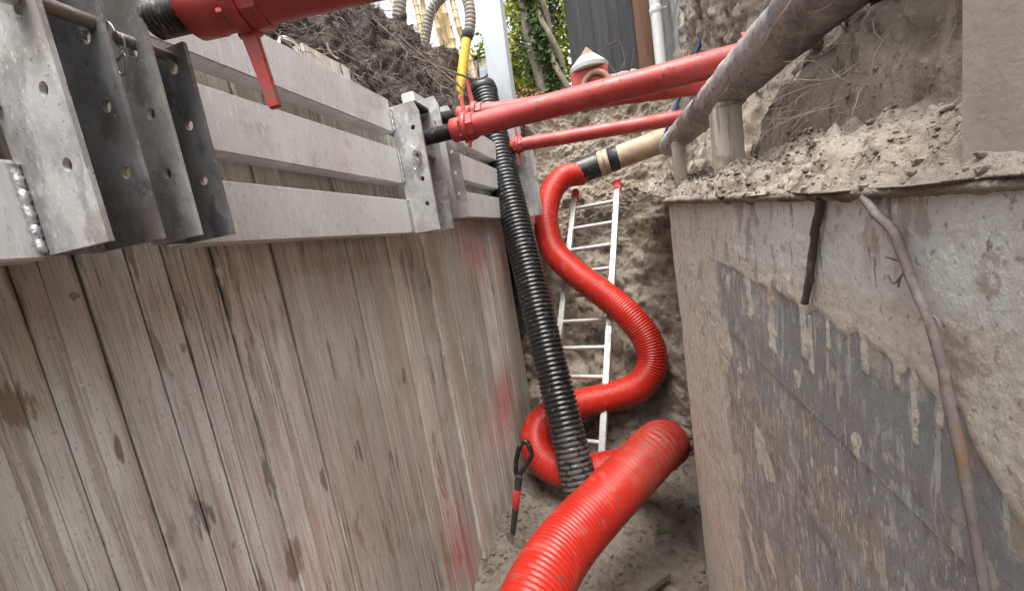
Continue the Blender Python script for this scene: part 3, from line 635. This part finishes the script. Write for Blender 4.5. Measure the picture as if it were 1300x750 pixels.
# timber posts propping the grey pipe
pc = at(932, 247, y=1.5); ps = thing('timber_post', 'pale square timber post on the shelf under the grey pipe', 'post', 'props under the grey pipe')
bx_ = box_bm(pc.x - .042, pc.x + .042, 1.5, 1.57, 2.0, 2.318, .003); bmobj('post', bx_, M['timber'], ps)
bmobj('cap_wedge', box_bm(pc.x - .03, pc.x + .06, 1.505, 1.575, 2.318, 2.335, .003), M['timber'], ps)
pc = at(865, 220, y=2.3); o = box('timber_post', pc.x - .03, pc.x + .03, 2.3, 2.36, 2.0, 2.37, M['timber'], None, .004); tag(o, 'small muddy timber prop near the far end of the grey pipe', 'post', 'props under the grey pipe')

# ------------------------------------------------------------------ pipes and hoses
def P(px, py, d): return at(px, py, d=d)
pa, pb = V((.374, 2.92, 2.452)), V((.429, 1.11, 2.385)); pd_ = (pb - pa).normalized()
gp = thing('service_pipe', 'thick mud-caked grey pipe running along the right bank', 'pipe')
n = 300; pts = [pa + pd_ * (3.1 * k / n) for k in range(n + 1)]
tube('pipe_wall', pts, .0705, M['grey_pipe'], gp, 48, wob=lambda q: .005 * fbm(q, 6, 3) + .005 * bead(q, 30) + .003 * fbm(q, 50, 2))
rh, fine = ribbed('corrugated_hose', [P(740, 220, 4.42), P(716, 225, 4.36), P(699, 246, 4.26), P(693, 280, 4.13), P(703, 318, 3.98), P(730, 346, 3.82), P(762, 370, 3.68), P(796, 398, 3.54), P(821, 430, 3.46), P(828, 462, 3.42), P(812, 489, 3.42), P(778, 503, 3.43), P(735, 513, 3.42), P(700, 527, 3.36), P(681, 549, 3.24), P(686, 578, 3.08), P(712, 596, 2.98), P(750, 598, 2.92), P(792, 592, 2.82), P(828, 580, 2.62), P(846, 564, 2.38), P(836, 566, 2.16), P(806, 597, 2.05), P(764, 640, 1.92), P(722, 686, 1.76), P(690, 735, 1.58), P(664, 800, 1.40), P(640, 900, 1.2), P(600, 1150, .95)], .132, .0235, .0080, M['red_hose'])
tag(rh, 'bright red corrugated hose winding in an S down to the front', 'hose')
bp, _ = ribbed('corrugated_pipe', [P(614, 118, 3.74).lerp(P(740, 632, 2.72), t_ / 8) + V((0, .03 * math.sin(t_ / 8 * 3.1), 0)) for t_ in range(9)], .130, .036, .013, M['black_hose'], None, 32)
tag(bp, 'straight black ribbed pipe leaning from the struts to the floor', 'pipe')
top = P(614, 118, 3.74); ax = (top - P(740, 632, 2.72)).normalized()
cp = tube('pipe_cap', [top - ax * .03, top - ax * .02, top + ax * .05, top + ax * .075, top + ax * .078], [.128, .136, .136, .11, .02], M['black_plastic'], None, 24, wob=lambda q: .012 * fbm(q, 14, 2))
tag(cp, 'crumpled black plastic cover on the top of the ribbed pipe', 'cover')
# brown pipe with coupling, lying on the ledge
e0, e1 = P(728, 221, 4.44), P(786, 209, 4.32); e2 = P(860, 172, 4.05); dd = (e2 - e0).normalized()
e1 = e0 + dd * (e1 - e0).dot(dd)
pp = thing('drain_pipe', 'brown plastic drain pipe coupled to the top of the red hose', 'pipe')
tube('pipe_wall', [e1 + dd * -.05] + [e1.lerp(e2, k / 12) for k in range(13)], .124, M['brown_pipe'], pp, 36)
tube('rubber_sleeve', [e0, e0 + dd * .01, e0.lerp(e1, .58), e0.lerp(e1, .6)], [.118, .136, .138, .13], M['black_plastic'], pp, 36, wob=lambda q: .005 * fbm(q, 14, 2))
tube('clamp_band', [e0.lerp(e1, .6), e0.lerp(e1, .63), e0.lerp(e1, .80), e0.lerp(e1, .82)], [.128, .137, .137, .128], M['brown_pipe'], pp, 36)
tube('clamp_ring', [e0.lerp(e1, .70), e0.lerp(e1, .71), e0.lerp(e1, .73), e0.lerp(e1, .74)], [.136, .145, .145, .136], M['pin'], pp, 36)
tube('tape_wrap', [e0.lerp(e1, .82), e0.lerp(e1, .84), e0.lerp(e1, 1.02), e0.lerp(e1, 1.03)], [.126, .134, .134, .126], M['black_plastic'], pp, 36)

# ladder
ld = thing('ladder', 'narrow aluminium ladder with red top caps leaning on the earth slope', 'ladder')
l0 = V((-.4988, 4.598, 2.237)); du = V((-.03796, -.16181, -.22533)); dw = V((.4837, -.0786, 0)); 
def rail(o0):
    a, b = o0 - du * .75, o0 + du * 10.0; d = (b - a).normalized(); s = dw.normalized(); nrm = d.cross(s)
    bm = box_bm(-.027, .027, -.03, .03, 0, (b - a).length, .004)
    for v in bm.verts: v.co = a + s * v.co.x + nrm * v.co.y + d * v.co.z
    bmobj('rail', bm, M['ladder'], ld)
    bm = box_bm(-.038, .038, -.045, .045, -.06, .08, .016)
    for v in bm.verts: v.co = a + s * v.co.x + nrm * v.co.y + d * v.co.z
    bmobj('end_cap', bm, M['red_cap'], ld)
rail(l0); rail(l0 + dw)
for k in range(10): tube('rung', [l0 + du * k + dw * .01, l0 + du * k + dw * .99], .022, M['ladder'], ld, 12)

# shovel
sh = thing('shovel', 'short shovel with black D-grip and red band stuck in the floor', 'shovel')
s0, s1 = at(651, 676, y=2.16), at(658, 612, y=2.20); sdv = (s1 - s0).normalized()
tube('shaft', [s0 + sdv * .0, s0.lerp(s1, .25), s0.lerp(s1, .5)], [.017, .021, .022], M['rubber'], sh, 14)
tube('red_band', [s0.lerp(s1, .5), s0.lerp(s1, .51), s0.lerp(s1, .86), s0.lerp(s1, .87)], [.022, .024, .024, .022], M['red_cap'], sh, 16)
tube('socket', [s0.lerp(s1, .86), s1, s1 + sdv * .05], [.022, .027, .024], M['rubber'], sh, 14)
g = lambda px, py: at(px, py, y=2.22)
tube('grip', catmull([g(658, 607), g(655, 597), g(655.5, 583), g(660, 566), g(667, 560), g(672, 567), g(674.5, 578), g(668, 590), g(661, 600), g(659, 607)], .01), .0165, M['black_plastic'], sh, 12)
bl = []; bf = []
for j in range(9):
    for i in range(7):
        u = (i / 6 - .5); v = j / 8; w = .15 * (.35 + .65 * min(1, v * 3)) * (1 - .25 * v ** 3); bl.append(s0 + V((u * w, .03 * (u * 2) ** 2 - .02 * v, .0 - .26 * v)))
for j in range(8):
    for i in range(6): bf.append((j * 7 + i, j * 7 + i + 1, j * 7 + i + 8, j * 7 + i + 7))
ob = obj('blade', bl, bf, M['soil_wet'], sh); sm = ob.modifiers.new('thickness', 'SOLIDIFY'); sm.thickness = .004

# things on the floor
a, b = at(800, 752, z=.06), at(834, 728, z=.05); d = (b - a).normalized(); s = d.cross(V((0, 0, 1)))
bm = box_bm(-.32, .06, -.045, .045, -.03, .012, .004)
for v in bm.verts: v.co = b + d * v.co.x + s * v.co.y + V((0, 0, v.co.z))
tag(bmobj('wood_offcut', bm, M['bark']), 'dark wooden offcut half buried at the bottom of the floor', 'offcut')
c = at(837, 662, z=.04); c.z = floor_z(c.x, c.y) + .012
lf = [c + V((-.035, 0, 0)), c + V((-.01, .016, .010)), c + V((.025, .012, .006)), c + V((.04, 0, .012)), c + V((.02, -.014, .008)), c + V((-.012, -.014, .012)), c + V((0, 0, -.001))]
lo = obj('fallen_leaf', lf, [(0, 6, 1), (1, 6, 2), (2, 6, 3), (3, 6, 4), (4, 6, 5), (5, 6, 0)], M['leaf']); lo.modifiers.new('thickness', 'SOLIDIFY').thickness = .001
tag(lo, 'single green leaf lying on the trench floor', 'leaf')
c = at(783, 437, y=3.95)
o = tube('pale_stone', [c + V((-.02, -.02, .11)), c + V((-.01, -.05, .06)), c + V((0, -.055, 0)), c + V((.01, -.05, -.06)), c + V((.01, -.02, -.09))], [.012, .045, .055, .045, .012], M['timber'], None, 9, wob=lambda q: .015 * fbm(q, 16, 2))
tag(o, 'pale flat stone stuck in the slope beside the ladder', 'stone')

# sticks against the right wall
st = catmull([at(px, py, x=XR - .012) for px, py in [(1096, 250), (1113, 272), (1134, 293), (1142, 312), (1152, 340), (1165, 375), (1178, 402), (1190, 440), (1199, 475), (1208, 525), (1220, 575), (1229, 625), (1240, 690), (1252, 760), (1262, 840)]], .006)
sk = thing('stick', 'long grey stick with rust spot leaning on the right wall', 'stick')
tube('stem', st, [.0034 + .0003 * math.sin(i * .23) for i in range(len(st))], M['stick'], sk, 9, wob=lambda q: .0005 * fbm(q, 160, 3))
for pl in ([(1150, 336), (1138, 330), (1124, 326)], [(1150, 342), (1143, 352), (1134, 360), (1126, 346)], [(1172, 392), (1190, 405), (1196, 420)], [(1143, 352), (1140, 366)]):
    tube('twig', catmull([at(px, py, x=XR - .010) for px, py in pl], .003), .0009, M['stick'], sk, 5)
tag(tube('root_end', catmull([at(px, py, x=XR - .010) for px, py in [(1042, 252), (1038, 275), (1034, 300), (1030, 330), (1027, 360), (1021, 388)]], .006), .0045, M['root_dark'], None, 8, wob=lambda q: .0016 * fbm(q, 90, 2)), 'short dark root hanging over the top edge of the right wall', 'root')
tag(tube('bare_twig', catmull([at(px, py, x=.62) for px, py in [(1140, 18), (1160, 10), (1178, 2), (1200, -10)]], .02), .0055, M['root'], None, 6), 'pale broken twig poking out of the soil near the top', 'twig')

# ------------------------------------------------------------------ roots
def root_mass(name, starts, mat, label, cat):
    vs, fs = [], []
    for p, d, L, r in starts:
        n = 7; pts = [p.copy()]; q = p.copy(); dv = d.normalized()
        for k in range(n):
            dv = (dv + V((random.gauss(0, .28), random.gauss(0, .28), random.gauss(0, .28) - .04))).normalized(); q = q + dv * (L / n); pts.append(q.copy())
        a, f = sweep_vf(pts, [r * (1 - .8 * k / n) for k in range(n + 1)], 4, False, 1.0, None, len(vs)); vs += a; fs += f
    o = obj(name, vs, fs, mat, None, True, 'stuff'); tag(o, label, cat); return o
def bank_starts(n, L0, L1, r0, r1, u0=.30):
    out = []
    for k in range(n):
        u, v = random.uniform(u0, .80), random.uniform(.03, .80); p = bank_fn(u, v)
        out.append((p + V((.01, 0, .0)), V((random.uniform(.0, .7), random.uniform(-.9, .9), random.uniform(-.9, .25))), random.uniform(L0, L1), random.uniform(r0, r1)))
    return out
root_mass('root_tangle', bank_starts(2600, .06, .26, .0007, .0022), M['root'], 'tangle of fine pale roots hanging out of the left bank', 'roots')
root_mass('root_tangle', bank_starts(1300, .08, .35, .001, .0035), M['root_dark'], 'dark coarse roots matted over the left bank', 'roots')
root_mass('root_tangle', bank_starts(110, .25, .6, .003, .006, .42), M['root'], 'long pale roots trailing down the left bank', 'roots')
rsx = []
for k in range(230):
    p = shelf_fn(random.uniform(.44, .54), random.uniform(.43, .56))
    rsx.append((p, V((random.uniform(-1, -.1), random.uniform(-.8, .8), random.uniform(-1, .3))), random.uniform(.04, .16), random.uniform(.0004, .0011)))
root_mass('root_tangle', rsx, M['root_pale'], 'wispy pale roots on the soil face left of the tan board', 'roots')
rsx = []
for k in range(60):
    p = pts_ = pa + pd_ * random.uniform(.1, 2.2); an = random.uniform(-.5, 3.6); p = p + V((-math.cos(an) * .076, 0, -math.sin(an) * .076 * .6))
    rsx.append((p, V((random.uniform(-.3, .1), random.uniform(-.6, .6), -1)), random.uniform(.04, .14), random.uniform(.0006, .0014)))
root_mass('root_tangle', rsx, M['root'], 'hair roots clinging to the underside of the grey pipe', 'roots')
for lab, pl, r in (('long dark twig lying across the left bank below the yellow pipe', [(520, 70, 3.0), (548, 82, 3.0), (575, 92, 3.0), (607, 101, 3.0), (622, 93, 3.0)], .008),
                   ('bent twig pointing at the lever on the left bank', [(505, 45, 2.8), (540, 75, 2.8), (565, 95, 2.8), (590, 115, 2.8)], .007),
                   ('thin dark stem slanting down the upper left bank', [(455, 5, 2.4), (480, 30, 2.4), (500, 48, 2.4), (516, 66, 2.4)], .006),
                   ('pale curled root on top of the middle waler frame', [(415, 55, 1.7), (418, 65, 1.7), (425, 73, 1.7), (434, 77, 1.7)], .006)):
    tag(tube('twig', catmull([at(a, b, y=c) for a, b, c in pl], .02), r, M['root' if 'pale' in lab else 'root_dark'], None, 6), lab, 'twig')
hd = thing('lifting_handle', 'bent steel lifting loop on top of the upper waler beam', 'handle')
tube('loop', catmull([at(354, 53, y=1.18), at(356, 48, y=1.2), at(362, 48, y=1.2), at(374, 54, y=1.24), at(380, 62, y=1.27), at(381, 68, y=1.27)], .01), .0055, M['chrome'], hd, 8)

# ------------------------------------------------------------------ far end: post, hoses, fence, house, plants
pb_ = at(637, 60, y=4.45)
gpost = thing('steel_post', 'pale galvanised channel post rising behind the black pipe', 'post')
a, b = at(655, 250, y=4.45), at(617, -30, y=4.45); d = (b - a).normalized(); s = (V((1, -.2, 0)) - d * V((1, -.2, 0)).dot(d)).normalized(); f = d.cross(s)
for nm, w0, w1, t0_, t1_ in (('web', -.125, .115, .0, .012), ('flange', -.135, -.123, -.09, .012), ('flange', .035, .047, -.055, .0), ('flange', .113, .125, -.09, .012)):
    bm = box_bm(w0, w1, t0_, t1_, 0, (b - a).length, .002)
    for v in bm.verts: v.co = a + s * v.co.x + f * -v.co.y + d * v.co.z
    bmobj(nm, bm, M['steel_post'], gpost)
def rib_thing(label, pts, r, pitch=.035, mat='suction'):
    o, _ = ribbed('suction_hose', pts, r, pitch, r * .13, M[mat], None, 16); return tag(o, label, 'hose')
Q = lambda px, py, y: at(px, py, y=y)
rib_thing('ribbed tan hose arching out of the left bank', [Q(538, 62, 4.0), Q(541, 42, 4.0), Q(545, 22, 4.0), Q(553, 5, 4.0), Q(566, -8, 4.0), Q(585, -22, 4.0)], .052)
rib_thing('ribbed tan hose dropping into the yellow pipe', [Q(578, -20, 3.95), Q(590, -8, 3.95), Q(596, 10, 3.95), Q(597, 30, 3.95), Q(594, 50, 3.95)], .055)
rib_thing('ribbed grey-green hose end at the crest of the bank', [Q(508, -30, 3.6), Q(508, -5, 3.6), Q(507, 14, 3.6), Q(505, 26, 3.6)], .060)
yp = thing('vent_pipe', 'yellow plastic pipe with grey collar standing in the bank', 'pipe')
tube('pipe_wall', [Q(593, 47, 3.9), Q(588, 80, 3.85), Q(584, 110, 3.8), Q(581, 145, 3.75)], [.047, .047, .046, .045], M['yellow'], yp, 18)
tube('collar', [Q(593.6, 40, 3.9), Q(593.4, 42, 3.9), Q(592.6, 49, 3.9), Q(592.4, 50, 3.9)], [.05, .058, .058, .05], M['rubber'], yp, 18)
tag(tube('coiled_cable', [Q(568 + 14 * math.cos(k * .5), 72 + 12 * math.sin(k * .5) + k * .3, 4.3) for k in range(14)], .02, M['rubber'], None, 8), 'dark coil of cable on the crest beside the bamboo', 'cable')

# bamboo
BAM = [(497, 8, .5, 6.5), (515, 40, 0, 6.2), (532, 50, -6, 6.0), (541, -3, -4, 6.6), (562, 60, 0, 6.3), (574, 70, -1, 6.1), (581, 70, -2, 6.0), (607, 60, -6, 6.8), (524, 30, 4, 6.9)]
BLAB = ['thin bamboo stem farthest left, beside the grey-green hose end', 'tan bamboo stem leaning just right of the grey-green hose end', 'tan bamboo stem behind the arching hose', 'slim bamboo stem above the arching hose, tilted left', 'bamboo stem standing alone between the two ribbed hoses', 'stout bamboo stem left of the yellow pipe', 'bamboo stem touching the yellow pipe on its left', 'bamboo stem between yellow pipe and galvanised post', 'far thin bamboo stem leaning right behind the bank']
for (px, py, lean, y), lab in zip(BAM, BLAB):
    t = thing('bamboo_stem', lab, 'bamboo', 'bamboo stems behind the left bank'); b = at(px, py, y=y); b.z = GZ - .1; n = 26; r = .055 if 'stout' not in lab else .07
    pts = [b + V((lean * .004 * k, .05 * math.sin(k), .165 * k)) for k in range(n)]
    vs, rr = [], []
    for k in range(n):
        for e, q in ((0, 1.0), (.08, 1.13), (.16, 1.0)): vs.append(pts[k] + V((0, 0, .165 * e))); rr.append(r * q * (1 - .012 * k))
    tube('culm', vs, rr, M['bamboo'], t, 10)

def leaf_mass(name, blobs, count, size, mat, parent=None, kind=None):
    vs, fs = [], []
    for k in range(count):
        c, r = random.choice(blobs); d = V((random.gauss(0, 1), random.gauss(0, 1), random.gauss(0, 1))); d = d.normalized() * random.random() ** .45
        p = V((c.x + d.x * r.x, c.y + d.y * r.y, c.z + d.z * r.z)); s = size * random.uniform(.6, 1.4)
        a = V((random.gauss(0, 1), random.gauss(0, 1), random.gauss(0, .6))).normalized(); b = a.cross(V((random.gauss(0, 1), random.gauss(0, 1), random.gauss(0, 1)))).normalized(); u = a.cross(b)
        i = len(vs); vs += [p, p + a * s * .45 + b * s * .28 + u * s * .06, p + a * s, p + a * s * .45 - b * s * .28 + u * s * .06]; fs += [(i, i + 1, i + 2), (i, i + 2, i + 3)]
    return obj(name, vs, fs, mat, parent, False, kind)
def branchy(t, base, h, r, n, spread, mat='bark'):
    for k in range(n):
        an = random.uniform(0, 6.28); p = base + V((0, 0, h * random.uniform(.2, .7))); pts = [p]
        for j in range(5): p = p + V((math.cos(an) * spread / 5 + random.gauss(0, .03), math.sin(an) * spread / 5 + random.gauss(0, .03), h * .08 + random.gauss(0, .05))); pts.append(p)
        tube('branch', pts, [r * (1 - .16 * j) for j in range(6)], M[mat], t, 6)
def shrub(label, px, py, y, h, w, n, mat, size=.09, trunk=.03):
    t = thing('shrub', label, 'shrub', 'shrubs behind the post'); b = at(px, py, y=y); b.z = GZ - .05
    tube('trunk', [b + V((.03 * math.sin(k), .03 * math.cos(k * 2), h * .8 * k / 8)) for k in range(9)], [trunk * (1 - .08 * k) for k in range(9)], M['bark'], t, 8)
    branchy(t, b, h, trunk * .45, 9, w * .9)
    bl = [(b + V((random.uniform(-w, w) * .7, random.uniform(-.3, .3), random.uniform(.1, 1) * h)), V((w * .35, .25, h * .16))) for _ in range(11)]
    leaf_mass('crown', bl, n, size, M[mat], t)
shrub('lime-leaved shrub just right of the galvanised post', 665, 90, 7.4, 3.1, .50, 2600, 'leaf_lime', .10)
shrub('dark green shrub between galvanised post and ivy trunk', 690, 60, 7.0, 3.2, .50, 2200, 'leaf', .09)
shrub('thin leafy shrub left of the galvanised post', 603, 70, 7.6, 2.0, .30, 160, 'leaf_lime', .12)
shrub('pale green shrub low behind the bamboo', 545, 70, 8.2, 2.0, .6, 420, 'leaf', .12)
shrub('lime shrub at the far left behind the bamboo', 515, 40, 8.6, 1.7, .5, 300, 'leaf_lime', .12)
hb = [(at(px, py, y=9.0), V((.35, .5, .45))) for px in (655, 675, 695, 715) for py in (20, 60, 100)]
hm = leaf_mass('hedge', hb, 3000, .13, M['leaf_lime'], None, 'stuff'); tag(hm, 'bright out-of-focus hedge between galvanised post and black fence', 'hedge')
iv = thing('ivy_tree', 'leaning tree trunk overgrown with ivy beside the black fence', 'tree'); b = at(690, 110, y=6.25)
tp = [b + V((-.015 * k + .02 * math.sin(k), 0, .19 * k - .2)) for k in range(15)]
tube('trunk', tp, [.11 - .003 * k for k in range(15)], M['bark'], iv, 12, wob=lambda q: .02 * fbm(q, 9, 3))
tube('branch', [b + V((.10, .02, .2)), b + V((.16, .02, .9)), b + V((.10, 0, 1.6)), b + V((.22, 0, 2.4))], [.05, .045, .04, .035], M['bark'], iv, 8)
leaf_mass('crown', [(tp[k] + V((random.uniform(-.05, .2), -.08, 0)), V((.16, .10, .16))) for k in range(1, 15)], 1700, .08, M['leaf'], iv)
tw = thing('twisted_trunk', 'two twisted pale vine stems left of the black fence', 'vine')
for ph in (0, math.pi):
    tube('stem', [at(722, 110, y=6.15) + V((-.055 * math.cos(k * .42 + ph) - .016 * k, .055 * math.sin(k * .42 + ph), .09 * k - .25)) for k in range(34)], .042, M['old_wood'], tw, 8, wob=lambda q: .01 * fbm(q, 14, 2))
lit = leaf_mass('leaf_litter', [(at(px, py, y=6.2), V((.25, .2, .05))) for px, py in ((665, 118), (690, 122), (715, 120), (640, 130))], 420, .07, M['leaf_dry'], None, 'stuff'); tag(lit, 'brown fallen leaves at the foot of the ivy trunk', 'leaves')

# black boarded fence
fe = thing('boarded_fence', 'black vertical board fence behind the struts', 'fence'); fy = 7.0
fx0, fx1 = at(724, 60, y=fy).x, at(809, 60, y=fy).x; nb = 5
for k in range(nb):
    x0 = lerp(fx0, fx1, k / nb); box('board', x0 - .012, lerp(fx0, fx1, (k + 1) / nb) + .012, fy + .032 * (k % 2), fy + .03 + .032 * (k % 2), GZ - .1, 7.2, M['timber_black'], fe, .003)
box('rail', fx0, fx1, fy + .064, fy + .1, 4.4, 4.5, M['timber_black'], fe); box('rail', fx0, fx1, fy + .064, fy + .1, 6.6, 6.7, M['timber_black'], fe)
px0 = at(809, 60, y=6.86).x
tag(box('door_post', px0, px0 + .24, 6.86, 6.99, GZ - .3, 7.2, M['timber_brown'], None, .006), 'reddish brown timber post at the right end of the black fence', 'post')
dp = thing('downpipe', 'white plastic downpipe on the corner of the stucco house', 'downpipe'); dx0 = at(835, 40, y=6.4).x
tube('pipe_wall', [V((dx0, 6.4, 3.2)), V((dx0, 6.4, 7.5))], .075, M['pvc'], dp, 20)
tube('joint', [V((dx0, 6.4, 4.78)), V((dx0, 6.4, 4.79)), V((dx0, 6.4, 4.86)), V((dx0, 6.4, 4.87))], [.076, .084, .084, .076], M['pvc'], dp, 20)
box('bracket', dx0, dx0 + .14, 6.39, 6.41, 4.82, 4.85, M['galv'], dp, .001)
hs = thing('stucco_house', 'grey rough-stuccoed house wall above the right bank', 'house'); hx = 1.0
def wall_fn(u, v):
    y, z = lerp(4.2, 14, u ** 1.6), lerp(3.75, 7.6, v); return V((hx - .02 * fbm(V((0, y, z)), 3, 3) - .012 * fbm(V((0, y, z)), 14, 3), y, z))
surf('wall', 90, 60, wall_fn, M['stucco'], hs)
def found_fn(u, v):
    y, z = lerp(2.0, 14, u ** 1.4), lerp(3.0, 3.95, v); q = V((0, y, z)); return V((hx - .10 - .05 * fbm(q, 2, 4) - .03 * fbm(q, 9, 3), y, z))
surf('foundation', 120, 30, found_fn, M['foundation'], hs)
for k in range(22):
    z = 3.98 + k * .16; w = .16 if k % 2 else .11
    box('quoin_brick', hx - .055, hx + .01, 5.55 - w, 5.55 + w, z + .008, z + .152, M['brick'], hs, .006)
box('back_wall', hx + .05, hx + 5, 4.3, 14, 3.0, 7.6, M['stucco'], hs, .01)

# red and white garden lantern with an arched brown opening
gl = thing('garden_lantern', 'small red house-shaped ornament with white roof and brown tip', 'ornament'); gy = 6.1; gc = at(749, 104, y=gy); gs = .0114
X_ = lambda px: (px - 749) * gs
bz_ = gc.z
bm = box_bm(gc.x - .26, gc.x + .26, gy, gy + .30, bz_ - .15, bz_ + .20, .02); bmobj('body', bm, M['ceramic_red'], gl)
tube('roof', [V((gc.x, gy + .15, bz_ + .19)), V((gc.x, gy + .15, bz_ + .24)), V((gc.x, gy + .15, bz_ + .38)), V((gc.x, gy + .15, bz_ + .385))], [.27, .285, .14, .13], M['white'], gl, 24)
tube('roof_tip', [V((gc.x, gy + .15, bz_ + .38)), V((gc.x, gy + .15, bz_ + .53))], [.14, .005], M['terracotta'], gl, 4, smooth=False)
tube('arch', [V((gc.x + .08 + .19 * math.cos(math.pi * k / 14), gy - .03, bz_ - .12 + .22 * math.sin(math.pi * k / 14))) for k in range(15)], .04, M['terracotta'], gl, 8)
# bare twig bush by the fence
tb = thing('bare_shrub', 'leafless twiggy shrub in front of the black fence', 'shrub'); b = at(785, 100, y=6.6)
for pl in ([(785, 105), (790, 85), (800, 62)], [(786, 100), (770, 78), (755, 60)], [(790, 100), (793, 75), (786, 50)], [(800, 105), (802, 85), (806, 55)], [(770, 58), (785, 52)]):
    tube('branch', catmull([at(px, py, y=6.6) for px, py in pl], .08), .011, M['root_dark'], tb, 5)
# rubble below the fence, blue cables on the right
for k, (px, py, r) in enumerate([(790, 97, .10), (803, 95, .08), (815, 96, .09), (777, 99, .07)]):
    c = at(px, py, y=6.3); o = tube('rubble_stone', [c + V((-r, 0, -.02)), c + V((-r * .6, 0, 0)), c + V((0, 0, .01)), c + V((r * .7, 0, 0)), c + V((r, 0, -.02))], [r * .2, r * .6, r * .7, r * .6, r * .2], M['stucco'], None, 8, wob=lambda q: .03 * fbm(q, 9, 2))
    tag(o, ['grey rubble stone below the middle of the black fence', 'small grey rubble stone, second from the brown post', 'grey rubble stone nearest the brown post', 'smallest rubble stone beside the red ornament'][k], 'stone', 'rubble below the fence')
for k, pl in enumerate(([(893, 45), (886, 62), (874, 95), (862, 125), (850, 160)], [(884, 70), (872, 105), (858, 135), (846, 165), (842, 185)])):
    tag(tube('blue_cable', catmull([at(px, py, y=3.75 + .1 * k) for px, py in pl], .03), .014, M['blue'], None, 10), ['dark blue cable hanging behind the strut ends, outer one', 'dark blue cable hanging behind the strut ends, lower one'][k], 'cable', 'blue cables at the strut ends')
# white fence panel / house seen far away through the bamboo
fh = thing('white_house', 'pale far house wall with white window bars behind the bamboo', 'house'); fyy = 22.0
a = at(480, 120, y=fyy); b = at(640, 120, y=fyy); zt = at(600, 62, y=fyy).z
box('wall', a.x, b.x, fyy, fyy + 6, 3.5, zt - .6, M['white'], fh, .02)
for k in range(6):
    xw = lerp(a.x, b.x, (k + .5) / 6); wv = box('window', xw - .7, xw + .7, fyy - .06, fyy + .01, zt - 3.6, zt - 1.2, M['white'], fh, .01)
    for i in range(2):
        for j in range(2): box('pane', xw - .62 + i * .65, xw - .03 + i * .65, fyy - .09, fyy - .062, zt - 3.5 + j * 1.15, zt - 2.42 + j * 1.15, M['glass'], wv, 0)
rv = [V((a.x - .5, fyy - .6, zt - .6)), V((b.x + .5, fyy - .6, zt - .6)), V((b.x + .5, fyy + 3, zt + 1.6)), V((a.x - .5, fyy + 3, zt + 1.6)), V((a.x - .5, fyy + 6.6, zt - .6)), V((b.x + .5, fyy + 6.6, zt - .6))]
obj('roof', rv, [(0, 1, 2, 3), (3, 2, 5, 4), (0, 3, 4), (1, 5, 2)], M['stucco'], fh, False)
